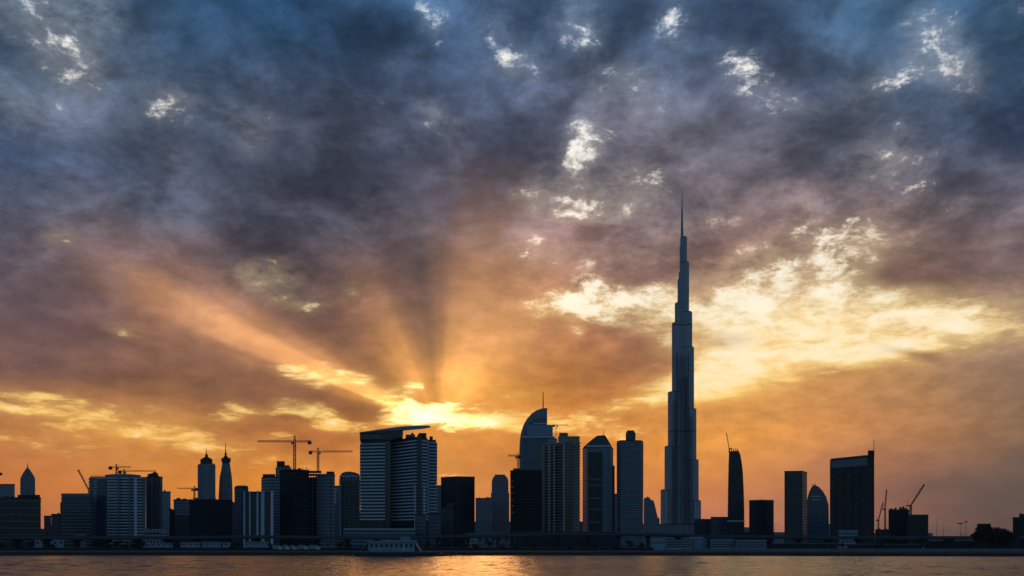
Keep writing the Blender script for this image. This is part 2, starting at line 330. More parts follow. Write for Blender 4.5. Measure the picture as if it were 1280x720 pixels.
def meta(o, label=None, cat=None, group=None, kind=None):
    if label: o['label'] = label
    if cat: o['category'] = cat
    if group: o['group'] = group
    if kind: o['kind'] = kind
    return o
def root(name, loc, label, cat, group=None):
    o = bpy.data.objects.new(name, None); C.objects.link(o); o.location = loc; o.empty_display_size = 3
    return meta(o, label, cat, group)
def link(name, bm, mat, parent=None, loc=(0,0,0), smooth=False):
    if not bm.verts: raise ValueError(name)
    me = bpy.data.meshes.new(name); bmesh.ops.recalc_face_normals(bm, faces=bm.faces); bm.to_mesh(me); bm.free()
    if smooth:
        for p in me.polygons: p.use_smooth = True
    me.materials.append(mat)
    o = bpy.data.objects.new(name, me); C.objects.link(o)
    if parent: o.parent = parent
    o.location = loc
    return o
def again(o, loc, parent=None):
    c = o.copy(); C.objects.link(c); c.parent = parent or o.parent; c.location = loc; return c
def prism(bm, pts, z0, z1):
    """upright prism over a plan; z1 may be a list, one height per corner"""
    n = len(pts); zt = z1 if isinstance(z1, (list, tuple)) else [z1]*n; zb = z0 if isinstance(z0, (list, tuple)) else [z0]*n
    lo = [bm.verts.new((p[0], p[1], zb[i])) for i, p in enumerate(pts)]; hi = [bm.verts.new((p[0], p[1], zt[i])) for i, p in enumerate(pts)]
    for i in range(n):
        j = (i+1) % n; bm.faces.new((lo[i], lo[j], hi[j], hi[i]))
    bm.faces.new(hi); bm.faces.new(lo[::-1])
def box(bm, x0, x1, y0, y1, z0, z1): prism(bm, [(x0,y0),(x1,y0),(x1,y1),(x0,y1)], z0, z1)
def bar(bm, a, b, r=.15, n=4, r2=None):
    a, b = Vector(a), Vector(b); d = b-a
    if d.length < 1e-6: return
    q = d.to_track_quat('Z', 'Y'); r2 = r if r2 is None else r2
    A = [bm.verts.new(a + q @ Vector((r*math.cos(6.2832*(k+.5)/n), r*math.sin(6.2832*(k+.5)/n), 0))) for k in range(n)]
    B = [bm.verts.new(b + q @ Vector((r2*math.cos(6.2832*(k+.5)/n), r2*math.sin(6.2832*(k+.5)/n), 0))) for k in range(n)]
    for k in range(n): bm.faces.new((A[k], A[(k+1)%n], B[(k+1)%n], B[k]))
    bm.faces.new(A[::-1]); bm.faces.new(B)
def truss(bm, a, b, w, step, r, up=(0,0,1), tri=False):
    """a lattice girder between two points"""
    a, b = Vector(a), Vector(b); d = (b-a); L_ = d.length; d.normalize()
    s = d.cross(Vector(up)); s = s.normalized() if s.length > .01 else Vector((1,0,0)); t = s.cross(d).normalized()
    offs = [s*w/2, -s*w/2, t*w] if tri else [(s+t)*w/2, (s-t)*w/2, (-s-t)*w/2, (-s+t)*w/2]
    n = max(1, int(round(L_/step)))
    for o in offs: bar(bm, a+o, b+o, r)
    m = len(offs)
    for i in range(n):
        p, q = a + d*(L_*i/n), a + d*(L_*(i+1)/n)
        for k in range(m):
            u, v = offs[k], offs[(k+1) % m]
            if i % 2: u, v = v, u
            bar(bm, p+u, q+v, r*.6); bar(bm, p+u, p+v, r*.6)
def unit(x, y):
    l = math.hypot(x, y); return x/l, y/l
def plan(front, depth, inset=.0):
    """front corners (photo column, distance) left to right -> world plan with a back, and its origin"""
    f = [(PX(p, y), y) for p, y in front]
    cx = sum(p[0] for p in f)/len(f); cy = sum(p[1] for p in f)/len(f)
    u = unit(cx, cy)
    r = (f[-1][0]+u[0]*depth, f[-1][1]+u[1]*depth); l = (f[0][0]+u[0]*depth, f[0][1]+u[1]*depth)
    o = (cx+u[0]*depth/2, cy+u[1]*depth/2)
    return [(x-o[0], y-o[1]) for x, y in f+[r, l]], o
def grow(pts, d):
    """offset a plan outward"""
    n = len(pts); ar = sum(pts[i][0]*pts[(i+1)%n][1]-pts[(i+1)%n][0]*pts[i][1] for i in range(n)); s = 1 if ar > 0 else -1
    out = []
    for i in range(n):
        p0, p1, p2 = pts[i-1], pts[i], pts[(i+1)%n]
        a = unit(p1[0]-p0[0], p1[1]-p0[1]); b = unit(p2[0]-p1[0], p2[1]-p1[1])
        na = (a[1]*s, -a[0]*s); nb = (b[1]*s, -b[0]*s)
        k = 1+na[0]*nb[0]+na[1]*nb[1]
        out.append((p1[0]+(na[0]+nb[0])*d/max(k,.4), p1[1]+(na[1]+nb[1])*d/max(k,.4)))
    return out
def slabs(rt, pts, z0, z1, pitch, mat, proud=.9, thick=1.2, name='floor_band'):
    first = None; z = z0; k = 0
    while z < z1-thick*.5 and k < 98:
        if first is None:
            bm = bmesh.new(); prism(bm, grow(pts, proud), 0, thick); first = link(name, bm, mat, rt, (0,0,z))
        else: again(first, (0,0,z))
        z += pitch; k += 1
def block(name, label, cat, front, py, mat, depth=28, group=None, band=None, roof=True, cap=None, partname='facade', plant=0, z0=None):
    """an ordinary tower: walls, roof, parapet, floor bands, plant on the roof"""
    pts, o = plan(front, depth); Y = min(y for p, y in front)
    zt = PZ(py, Y) - GL; zb = 0 if z0 is None else z0
    rt = root(name, (o[0], o[1], GL), label, cat, group)
    bm = bmesh.new(); prism(bm, pts, zb, zt-1.2); link(partname, bm, mat, rt)
    bm = bmesh.new(); prism(bm, grow(pts, .25), zt-1.2, zt); link('parapet', bm, cap or MT['dark_concrete'], rt)
    if band:
        pitch, bmat, proud, thick = band
        pz = pitch*Y/FP
        slabs(rt, pts, zb+pz, zt-1.6, pz, bmat, proud, thick)
    for k in range(plant):
        bm = bmesh.new(); xs = [p[0] for p in pts]; ys = [p[1] for p in pts]
        w_ = (max(xs)-min(xs)); x = min(xs)+w_*random.uniform(.15,.75); y = sum(ys)/len(ys)+random.uniform(-3,3)
        a = random.uniform(1.5,4); box(bm, x, x+a, y, y+a, zt, zt+random.uniform(1.0,2.6)); link('roof_plant', bm, MT['dark_concrete'], rt)
    rt['_Y'] = Y
    return rt, pts, zt, Y
def lx(rt, px, Y): return PX(px, Y) - rt.location.x
def lz(py, Y): return PZ(py, Y) - GL
def frontbox(rt, name, px0, px1, py0, py1, Y, depth, mat, dz=0):
    """a box part given by its picture extent, distance and depth"""
    bm = bmesh.new(); pts, o = plan([(px0, Y), (px1, Y)], depth)
    P = [(x+o[0]-rt.location.x, y+o[1]-rt.location.y) for x, y in pts]
    prism(bm, P, lz(py1, Y), lz(py0, Y)); return link(name, bm, mat, rt)
def sheet(rt, name, outl, Y, depth, mat, dY=0.0):
    """an upright outline with real depth, facing the water"""
    bm = bmesh.new(); cx = sum(PX(p, Y) for p, q in outl)/len(outl); u = unit(cx, Y)
    A = [bm.verts.new((PX(p, Y)-rt.location.x, Y-rt.location.y, lz(q, Y))) for p, q in outl]
    B = [bm.verts.new((v.co.x+u[0]*depth, v.co.y+u[1]*depth, v.co.z)) for v in A]
    n = len(A)
    for i in range(n): bm.faces.new((A[i], A[(i+1)%n], B[(i+1)%n], B[i]))
    bm.faces.new(A); bm.faces.new(B[::-1]); return link(name, bm, mat, rt)
def mast(rt, name, px, py0, py1, Y, r0, r1, mat, y_off=0):
    bm = bmesh.new(); x = lx(rt, px, Y+y_off); bar(bm, (x, Y-rt.location.y+y_off, lz(py1,Y)), (x, Y-rt.location.y+y_off, lz(py0,Y+y_off)), r0, 8, r1); return link(name, bm, mat, rt)

def crane(label, px, py_base, py_jib, py_top, Y, jib_to, back_to, w=1.7, group='tower cranes over the building sites', r=.22):
    x0 = PX(px, Y); zb = PZ(py_base, Y); zj = PZ(py_jib, Y); zt = PZ(py_top, Y)
    rt = root('tower_crane', (x0, Y, zb), label, 'crane', group)
    bm = bmesh.new(); truss(bm, (0,0,0), (0,0,zj-zb), w, 2.2, r, (0,1,0)); link('mast', bm, MT['rust'], rt)
    a = PX(jib_to, Y)-x0; b = PX(back_to, Y)-x0; zj -= zb; zt -= zb; s = 1 if a > 0 else -1
    bm = bmesh.new(); truss(bm, (s*1.0,0,zj), (a,0,zj+.2), w*.8, 2.4, r*.8, tri=True); link('jib', bm, MT['rust'], rt)
    bm = bmesh.new(); truss(bm, (-s*1.0,0,zj), (b,0,zj), w*.8, 2.4, r*.8, tri=True); cj = link('counter_jib', bm, MT['rust'], rt)
    bm = bmesh.new(); box(bm, min(b, b+s*3.2), max(b, b+s*3.2), -1.2, 1.2, zj-2.2, zj+.9); link('counterweight', bm, MT['dark_concrete'], cj)
    bm = bmesh.new(); box(bm, s*.9, s*2.9, -2.3, -.8, zj-2.4, zj-.2); link('cab', bm, MT['pale'], rt)
    bm = bmesh.new(); truss(bm, (0,0,zj), (0,0,zt), w*.6, 2, r*.8, (0,1,0)); link('tower_peak', bm, MT['rust'], rt)
    bm = bmesh.new(); bar(bm, (0,0,zt), (a*.62,0,zj+1.1), .10); bar(bm, (0,0,zt), (b*.85,0,zj+1.1), .10); link('tie_rod', bm, MT['steel'], rt)
    return rt
def luffing(label, px, py_base, py_hub, Y, tip, back, w=1.6, group='tower cranes over the building sites', r=.22):
    x0 = PX(px, Y); zb = PZ(py_base, Y); rt = root('luffing_crane', (x0, Y, zb), label, 'crane', group)
    zh = PZ(py_hub, Y)-zb; tx = PX(tip[0], Y)-x0; tz = PZ(tip[1], Y)-zb; bx = PX(back, Y)-x0
    bm = bmesh.new(); truss(bm, (0,0,0), (0,0,zh), w, 2.2, r, (0,1,0)); link('mast', bm, MT['rust'], rt)
    bm = bmesh.new(); truss(bm, (0,0,zh), (tx,0,tz), w*.7, 2.4, r*.8, (0,1,0)); link('boom', bm, MT['rust'], rt)
    bm = bmesh.new(); box(bm, min(bx,0), max(bx,0), -1.2, 1.2, zh-1.2, zh+.4); link('machine_deck', bm, MT['steel'], rt)
    bm = bmesh.new(); bar(bm, (bx*.6,0,zh+.4), (bx*.8,0,zh+6), .2); bar(bm, (bx*.8,0,zh+6), (tx*.95,0,tz*.95+zh*.05), .09); link('pendant_frame', bm, MT['steel'], rt)
    return rt

# ================================================================== the setting
m, t, b = nmat('creek water'); h = T(t)
b.inputs['Base Color'].default_value = (.012,.014,.016,1); b.inputs['Roughness'].default_value = .2; b.inputs['IOR'].default_value = 1.333
tcw = h.n('ShaderNodeTexCoord'); mpw = h.n('ShaderNodeMapping'); t.links.new(tcw.outputs['Object'], mpw.inputs[0]); mpw.inputs['Scale'].default_value = (.55, 1.0, 1)
nw = h.n('ShaderNodeTexNoise'); t.links.new(mpw.outputs[0], nw.inputs[0]); nw.inputs['Scale'].default_value = .42; nw.inputs['Detail'].default_value = 6; nw.inputs['Roughness'].default_value = .6
nw2 = h.n('ShaderNodeTexNoise'); t.links.new(tcw.outputs['Object'], nw2.inputs[0]); nw2.inputs['Scale'].default_value = .012; nw2.inputs['Detail'].default_value = 3
bp = h.n('ShaderNodeBump'); bp.inputs['Distance'].default_value = 1.0
t.links.new(nw.outputs['Fac'], bp.inputs['Height'])
h.put(bp.inputs['Strength'], h.m('MULTIPLY_ADD', nw2.outputs['Fac'], .9, .15)); t.links.new(bp.outputs[0], b.inputs['Normal'])
MT['water'] = m
import numpy as np
wx = np.concatenate(([-9000,-2500,-800,-400], np.arange(-300, 300.1, 1.15), [400,800,2500,9000]))
wy = np.concatenate(([-300,0,100,150], np.arange(170, 476, 1.25), [520]))
GXX, GYY = np.meshgrid(wx, wy); rs = np.random.RandomState(3); WZ = np.zeros_like(GXX)
for k in range(46):
    lam = 3.0*(9/3.0)**rs.rand(); th = rs.normal(1.45, .62); amp = lam*.0047*(.6+.8*rs.rand())
    WZ += amp*np.sin(2*np.pi/lam*(GXX*np.cos(th)+GYY*np.sin(th))+rs.rand()*6.28)
cal = .75+.25*np.sin(GXX*.021+1.3*np.sin(GYY*.03))*np.sin(GYY*.045+GXX*.008)       # gusts and slicks
lee = np.clip((470-GYY)/130, .25, 1)
WZ *= cal*lee*((np.abs(GXX) < 299) & (GYY > 169) & (GYY < 477))
nx_, ny_ = len(wx), len(wy); me = bpy.data.meshes.new('water')
idx = np.arange(nx_*ny_).reshape(ny_, nx_)
fc = np.stack([idx[:-1,:-1], idx[:-1,1:], idx[1:,1:], idx[1:,:-1]], -1).reshape(-1, 4)
me.from_pydata(np.stack([GXX, GYY, WZ], -1).reshape(-1, 3).tolist(), [], fc.tolist())
for p in me.polygons: p.use_smooth = True
me.materials.append(MT['water']); o = bpy.data.objects.new('water', me); C.objects.link(o); meta(o, kind='structure')
# the far bank: a wandering water line, a low rock slope, flat ground to the horizon
bm = bmesh.new(); rows = []
xs = [-9000,-3000,-1200,-800] + list(range(-600, 601, 6)) + [800,1200,3000,9000]
for x in xs:
    yb = 466 - max(0, min(1, (x-60)/220))*34 + 1.4*math.sin(x*.021) + 1.0*math.sin(x*.057+1) + random.uniform(-.5,.5)
    rows.append([bm.verts.new((x, yb-4, -1.2)), bm.verts.new((x, yb+random.uniform(-.5,.5), .35+random.uniform(-.15,.15))), bm.verts.new((x, yb+5+random.uniform(-.8,.8), 1.5+random.uniform(-.2,.15))), bm.verts.new((x, yb+9, GL))])
for a, c in zip(rows, rows[1:]):
    for k in range(3): bm.faces.new((a[k], c[k], c[k+1], a[k+1]))
meta(link('embankment', bm, MT['rock']), kind='structure')
bm = bmesh.new(); pr = None
for r_ in rows: pass
top = [(x, r[3]) for x, r in zip(xs, rows)] if False else None
yb_list = []
bm2 = bpy.data.objects['embankment'].data
tv = [bm2.vertices[i*4+3].co for i in range(len(xs))]
prev = None
for v in tv:
    a = bm.verts.new((v.x, v.y, GL)); c = bm.verts.new((v.x*4 if abs(v.x) > 8000 else v.x*1.0, 40000, GL))
    if prev: bm.faces.new((prev[0], a, c, prev[1]))
    prev = (a, c)
meta(link('ground', bm, MT['sand']), kind='structure')
bm = bmesh.new(); prev = None
for v in tv:
    if abs(v.x) > 2000: continue
    ring = [bm.verts.new((v.x, v.y+dy, GL+dz)) for dy, dz in ((1.5,.13),(6.5,.13),(6.5,.004),(1.5,.004))]
    if prev:
        for k in range(4): bm.faces.new((prev[k], prev[(k+1)%4], ring[(k+1)%4], ring[k]))
    prev = ring
meta(link('waterside_path', bm, MT['concrete']), kind='structure')
bm = bmesh.new(); box(bm, -1500, 1500, 500, 512, GL+.004, GL+.05); meta(link('road', bm, MT['asphalt']), kind='structure')

# ================================================================== towers, left to right
B = block
# office block at the left edge
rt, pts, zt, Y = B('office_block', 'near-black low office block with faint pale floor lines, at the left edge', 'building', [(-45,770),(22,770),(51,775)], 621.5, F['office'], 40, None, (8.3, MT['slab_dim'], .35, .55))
frontbox(rt, 'stair_head', 22, 50, 618.5, 621.5, 772, 12, MT['dark_concrete'])
for k, p in enumerate((6, 14, 30, 38, 45)): frontbox(rt, 'roof_plant', p, p+3, 619.3, 621.6, 782, 4, MT['dark_concrete'])
rt, *_ = B('apartment_block', 'flat-topped blue grey block showing over the dark office roof at the left edge', 'building', [(-30,1150),(18.5,1150)], 605, F['greyblue'], 40, plant=1)
crane('tower crane poking in from beyond the left edge, only its counterweight end in view', -12, 612, 592, 586, 1100, -60, 2.2)
# bullet-shaped tower
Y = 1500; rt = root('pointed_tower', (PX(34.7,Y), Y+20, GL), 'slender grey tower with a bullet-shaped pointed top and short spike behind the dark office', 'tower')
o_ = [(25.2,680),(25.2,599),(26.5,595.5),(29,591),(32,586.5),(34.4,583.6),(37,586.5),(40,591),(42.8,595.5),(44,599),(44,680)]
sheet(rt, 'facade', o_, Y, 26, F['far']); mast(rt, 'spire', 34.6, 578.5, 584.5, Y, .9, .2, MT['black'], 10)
for p in (27.5,31,34.6,38.2,41.6):
    bm = bmesh.new(); tpy = {27.5:597,31:591,34.6:588,38.2:591,41.6:597}[p]; x = lx(rt,p,Y); box(bm, x-.5, x+.5, Y-rt.location.y-.6, Y-rt.location.y, 0, lz(tpy,Y)); link('fin', bm, MT['slab_dim'], rt)
B('low_block', 'squat navy block between the dark office and the banded green block', 'building', [(55,980),(64,980)], 644.5, F['navy'], 20)
B('low_block', 'squat navy block stepping up against the banded green block', 'building', [(64.2,975),(78,975)], 642.2, F['navy'], 22, plant=1)
rt, pts, zt, Y = B('office_block', 'mid-rise green grey glass block with level floor bands and a pale top band', 'building', [(77,905),(114,905)], 616.8, F['green'], 34, None, (4.05, MT['slab_dim'], .5, .8))
frontbox(rt, 'roof_band', 77.4, 113, 617.2, 620.8, 904.2, 2, MT['slab_dim']); frontbox(rt, 'side_wing', 75.3, 77, 628, 680, 908, 20, MT['dark_concrete'])
luffing('slim crane boom leaning left above the banded green block', 111.5, 640, 613.5, 960, (97.5,587), 114)
# the big apartment slab with many balconies
rt, pts, zt, Y = B('apartment_tower', 'wide apartment tower with stacked pale balcony bands and a gently bowed roof, two cranes above', 'tower',
   [(112,943),(120,938),(137,934),(150,936),(170,936),(182,942)], 595.6, F['recess'], 34, None, (3.72, MT['slab'], 1.0, 1.15), cap=MT['slab_dim'])
for a, c in ((112.5,119.5),(133,136.5),(147,149.5),(160,163.5),(168,171),(178.5,182)): frontbox(rt, 'pier', a, c, 597, 684, 933.5 if 119<a<170 else 938, 6, MT['slab_dim'] if a != 168 else MT['slab'])
frontbox(rt, 'glass_bay', 121, 132.5, 599, 684, 932.6, 4, MT['blueglass'])
sheet(rt, 'roof_crown', [(131,595.6),(131,593.6),(138,592.8),(152,592.2),(166,592.8),(176,594),(176,595.6)], 945, 14, MT['slab_dim'])
for p in (113.5,116,118.5,121,124,127): frontbox(rt, 'roof_frame', p, p+1.1, 594.2, 596, 945, 2, MT['black'])
crane('small tower crane on the bowed roof of the balcony slab, jib pointing right', 145.5, 593.5, 584.4, 580, 950, 164, 136.2, 1.3, r=.2)
crane('small tower crane on the bowed roof, its long low jib reaching the dark tower', 155, 593.5, 589.4, 586.5, 948, 195, 148, 1.2, r=.2)
rt, pts, zt, Y = B('stepped_tower', 'dark tower with a stepped peaked top close beside the balcony slab', 'tower', [(182.5,990),(190,987),(203,990)], 595.5, F['navy'], 26)
sheet(rt, 'crown', [(184.5,596),(184.5,592.5),(190,591.5),(193.5,589.2),(197,591.5),(199,595.8)], 995, 14, MT['dark_concrete'])
frontbox(rt, 'corner_pier', 200.4, 203.2, 596, 684, 986, 3, MT['slab_dim']); frontbox(rt, 'corner_pier', 189.3, 190.7, 597, 684, 983.6, 3, MT['slab_dim'])
B('apartment_block', 'narrow blue grey block just right of the stepped dark tower', 'building', [(203,1150),(213.3,1150)], 614.2, F['greyblue'], 22, plant=1)
B('low_block', 'dark lump of a block low down right of the narrow blue grey one', 'building', [(212,1050),(218.5,1050)], 637, F['dark'], 18, plant=2)
rt, pts, zt, Y = B('podium_building', 'pale two-storey building with dark strip windows at the foot of the balcony slab', 'building', [(178,800),(208,800)], 661.3, F['grey'], 22, cap=MT['pale'])
frontbox(rt, 'strip_window', 181, 200, 665.4, 667.8, 799.6, 1, MT['glass']); frontbox(rt, 'strip_window', 181, 200, 671, 673, 799.6, 1, MT['glass'])
# half-built group
rt, pts, zt, Y = B('apartment_block', 'grey unfinished block with ragged roof under a thin horizontal crane', 'building', [(217,1050),(240,1050)], 624.2, F['greyblue'], 30, plant=3)
B('low_block', 'dark low wing in front of the grey unfinished block', 'building', [(218,960),(240,960)], 644.5, F['navy'], 20)
crane('thin tower crane left of the twin spires with its jib to the left', 243, 630, 611.2, 607.5, 1000, 221.5, 247, 1.3)
rt, pts, zt, Y = B('unfinished_block', 'wide black half-built block in front of the twin spired towers', 'building', [(237,930),(262,922),(290,930)], 624, F['shell'], 32, None, (4.0, MT['black'], .3, .5), plant=3)
for p in (237.5,241,245,250,256,263,269,276,282,287): frontbox(rt, 'starter_column', p, p+.8, 621.5+random.random()*1.5, 624.2, 932, 1, MT['black'])
# twin hotel towers
for i, (a, c, shoulder, neck, ball, tip, lab) in enumerate(((247,269.2,579.5,573,568.5,560,'left one of two far spired towers, broad with square shoulders'),(0,0,0,0,0,0,''))):
    if not lab: continue
    Y = 1500; rt = root('spired_tower', (PX((a+c)/2,Y), Y+18, GL), lab, 'tower', 'two far towers with spires')
    sheet(rt, 'facade', [(a+.6,690),(a+.6,580.6),(a+2.2,shoulder),(c-1.4,shoulder),(c-.6,580.6),(c-.6,690)], Y, 30, F['far'])
    sheet(rt, 'crown', [(250.4,shoulder),(250.4,574.6),(252.2,573),(264,573),(265.6,574.6),(265.6,shoulder)], Y+4, 20, MT['dark_concrete'])
    sheet(rt, 'crown', [(253,573),(254.6,571.6),(256.4,570.8),(256.2,568.8),(257.4,567.4),(259,567.4),(260,568.8),(259.8,570.8),(261.4,571.6),(262.6,573)], Y+8, 10, MT['dark_concrete'])
    mast(rt, 'spire', 258, 559.5, 569, Y, .9, .25, MT['black'], 12)
    for p in (a, c-1.2): frontbox(rt, 'corner_pier', p, p+1.4, 581, 684, Y-1, 6, MT['pale'])
    for p in (250.5,254,262,265): frontbox(rt, 'fin', p, p+.7, 582, 684, Y-.8, 1, MT['slab_dim'])
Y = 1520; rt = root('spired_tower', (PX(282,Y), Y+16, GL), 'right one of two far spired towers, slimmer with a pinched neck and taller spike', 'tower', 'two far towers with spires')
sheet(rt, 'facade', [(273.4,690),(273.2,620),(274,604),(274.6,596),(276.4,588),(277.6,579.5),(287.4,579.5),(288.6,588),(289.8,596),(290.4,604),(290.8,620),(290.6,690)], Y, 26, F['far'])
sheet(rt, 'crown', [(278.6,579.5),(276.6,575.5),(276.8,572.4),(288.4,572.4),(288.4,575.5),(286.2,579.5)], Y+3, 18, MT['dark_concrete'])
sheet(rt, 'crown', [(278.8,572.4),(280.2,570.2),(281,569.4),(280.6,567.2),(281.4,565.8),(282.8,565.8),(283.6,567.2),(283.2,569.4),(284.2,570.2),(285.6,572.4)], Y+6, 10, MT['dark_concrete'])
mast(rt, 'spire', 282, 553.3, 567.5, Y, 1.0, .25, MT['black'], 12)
for p in (277.6,281.6,285.4): frontbox(rt, 'fin', p, p+.8, 590, 684, Y-.8, 1, MT['slab_dim'])
rt, pts, zt, Y = B('apartment_block', 'smooth blue block with rounded roof corners right of the black half-built block', 'building', [(293,1020),(302,1012),(310.3,1020)], 608.6, F['blue'], 24)
sheet(rt, 'roof_crown', [(293.6,608.6),(294.6,607.4),(297,606.8),(307,606.8),(309.4,607.6),(310,608.6)], 1020, 14, MT['slab_dim'])
# block with white fins
rt, pts, zt, Y = B('finned_block', 'dark glass block with tall white vertical fins', 'building', [(304,860),(341.5,860)], 614.4, F['navy'], 30, cap=MT['dark_concrete'])
for a, c, mt in ((304.3,306.6,'white'),(311.4,313.4,'white'),(320.6,323.2,'white'),(326.2,330.6,'white'),(338.4,341.6,'slab')): frontbox(rt, 'fin', a, c, 613.6, 684, 858.4, 2.2, MT[mt])
# stepped grey tower
rt, pts, zt, Y = B('stepped_tower', 'grey tower stepping up to a slotted rooftop box, left of the black crane tower', 'tower', [(327,985),(338,972),(352,980)], 595.4, F['grey'], 26, None, (3.8, MT['slab_dim'], .5, .8))
frontbox(rt, 'roof_band', 328.4, 344, 592.6, 595.4, 984, 12, MT['dark_concrete'])
frontbox(rt, 'upper_wing', 344.5, 364, 584, 684, 988, 22, F['grey']); frontbox(rt, 'roof_box', 346, 356, 576.4, 584, 992, 12, MT['dark_concrete'])
frontbox(rt, 'roof_box', 356, 362, 581.6, 584.2, 992, 12, MT['dark_concrete'])
for q in (587,591,595,599): frontbox(rt, 'balcony', 350.5, 363, q, q+1.2, 986, 3, MT['slab_dim'])
rt, pts, zt, Y = B('unfinished_tower', 'black unfinished tower carrying the tallest crane', 'tower', [(350,890),(368,880),(386,890)], 586.4, F['shell'], 30, None, (3.9, MT['black'], .3, .5), plant=2)
for p in (352,357,374,378,383): frontbox(rt, 'starter_column', p, p+.8, 584.4, 586.6, 895, 1, MT['rust'])
crane('tallest tower crane, on the black unfinished tower, long jib pointing left', 368.3, 588, 552.6, 544.4, 886, 321.5, 389, 2.0, r=.26)
rt, pts, zt, Y = B('unfinished_tower', 'half-built tower with see-through top floors under the shorter big crane', 'tower', [(384.6,930),(402,925)], 596, F['shell'], 26, None, (3.9, MT['slab_dim'], .4, .5))
for q in (588.4, 592.2): frontbox(rt, 'bare_slab', 384.8, 401.6, q, q+.8, 927, 24, MT['concrete'])
for p in (385,388,391.5,395,398.4,401): frontbox(rt, 'bare_column', p, p+.8, 589, 596, 927.5, 1.2, MT['concrete'])
for a in (390.2, 396.8): frontbox(rt, 'lift_shaft', a, a+1.2, 597, 684, 923.6, 3, MT['slab_dim'])
crane('second big tower crane with its jib pointing right towards the slanted-roof tower', 397.6, 591, 565.2, 559.6, 930, 441, 386.2, 1.8, r=.25)
rt, pts, zt, Y = B('apartment_tower', 'blue grey ribbed tower right of the see-through half-built one', 'tower', [(395.6,905),(407,897),(418.6,904)], 592.2, F['greyblue'], 28, cap=MT['concrete'])
frontbox(rt, 'roof_box', 408, 418, 589.4, 592.4, 906, 10, MT['dark_concrete'])
for p in (400,404.5,409,413.5): frontbox(rt, 'fin', p, p+1.3, 594, 684, 896.8 if 402<p<410 else 900, 3, MT['slab_dim'])
B('apartment_block', 'thin grey block seen in the slot beside the arched-roof tower', 'building', [(418.8,1100),(426,1100)], 607, F['grey'], 20, None, (3.2, MT['slab_dim'], .5, .8))
rt, pts, zt, Y = B('apartment_tower', 'tower with a low arched roof and white corner columns, left of the slanted-roof tower', 'tower', [(424.6,930),(449.6,930)], 594.4, F['recess'], 28, None, (3.8, MT['slab_dim'], .7, .9), cap=MT['slab'])
sheet(rt, 'roof_arch', [(425.5,594.4),(427,591.4),(432,589.7),(438,589.4),(444,590.6),(449.4,593),(449.4,594.4)], 930, 18, MT['concrete'])
frontbox(rt, 'corner_column', 424.6, 426.4, 596, 684, 928, 3, MT['white'])
for p in (429,433,437,441,445): frontbox(rt, 'attic_mullion', p, p+1.0, 596, 601, 928.6, 1.5, MT['white'])
for p in (430.5,436.5,442.5): frontbox(rt, 'fin', p, p+.9, 601, 684, 928.2, 1.5, MT['slab_dim'])
# ---- the slanted-roof tower
rt, pts, zt, Y = B('slanted_roof_tower', 'broad twin-wing tower with pale balcony stripes under a rising slanted roof plate', 'tower', [(451.4,905),(480,900)], 549, F['recess'], 34, None, None)
def wing(name, front, py, depth, pyb, pitch=4.1, proud=1.3):
    P, o = plan(front, depth); Pw = [(x+o[0]-rt.location.x, y+o[1]-rt.location.y) for x, y in P]; y0 = min(q for p, q in front)
    bm = bmesh.new(); prism(bm, Pw, 0, lz(py, y0)); w_ = link(name, bm, F['recess'], rt)
    slabs(rt, Pw, lz(pyb, y0), lz(py, y0)-1, pitch*y0/FP, MT['slab'], proud, 1.35, 'balcony'); return w_
wing('right_wing', [(487,925),(521,893),(534,900)], 546, 30, 650)
wing('rear_wing', [(528,912),(545,918)], 549, 22, 640)
slabs(rt, pts, lz(650,900), lz(552,900), 4.1*900/FP, MT['slab'], 1.3, 1.35, 'balcony')
frontbox(rt, 'shaft', 478.5, 488, 541, 684, 903, 18, MT['glass'])
frontbox(rt, 'shaft', 521.5, 527, 543.5, 684, 890, 10, F['navy'])
for p in (500,514.5): pass
sheet(rt, 'roof_wedge', [(449.8,549.5),(449.8,541.2),(470,538.6),(504,535.6),(503.6,546),(487,549.5)], 898, 30, F['navy'])
sheet(rt, 'roof_plate', [(449.2,541.2),(449.2,540.2),(470,537.2),(500,533.2),(519,531.8),(537.2,532.0),(538.2,533.2),(530,534.8),(515,536.2),(504,537.2),(470,539.4)], 896, 7, MT['slab_blue'])
frontbox(rt, 'attic_panel', 451, 478, 543.5, 549, 896, 2, MT['glass'])
frontbox(rt, 'penthouse', 507, 519, 543.2, 546.6, 905, 12, MT['concrete']); frontbox(rt, 'penthouse', 523, 533, 541.2, 547, 903, 10, MT['dark_concrete']); frontbox(rt, 'roof_plant', 514, 517, 541, 543.6, 908, 4, MT['dark_concrete'])
frontbox(rt, 'roof_plant', 537, 541, 545.4, 549, 920, 6, MT['dark_concrete'])
for p in (518, 529.6): frontbox(rt, 'corner_pier', p, p+1.3, 606, 684, 890.5, 2, MT['slab'])
rt, pts, zt, Y = B('podium_building', 'long low pale blue glass podium in front of the slanted-roof tower', 'building', [(429.6,800),(519,800)], 660.6, F['blue'], 26, None, (4.4, MT['slab_blue'], .4, .9), cap=MT['white'])
rt, pts, zt, Y = B('annex_block', 'plain blue annex, left of the pair at the right foot of the slanted-roof tower', 'building', [(518.6,830),(532,830)], 642.5, F['blue'], 18)
rt, pts, zt, Y = B('annex_block', 'plain blue annex, right of the pair at the right foot of the slanted-roof tower', 'building', [(536,835),(550.5,835)], 641.5, F['blue'], 18)
B('apartment_block', 'pale sliver of a block between slanted-roof tower and black slab', 'building', [(545,1150),(552.4,1150)], 606.5, F['far'], 20)
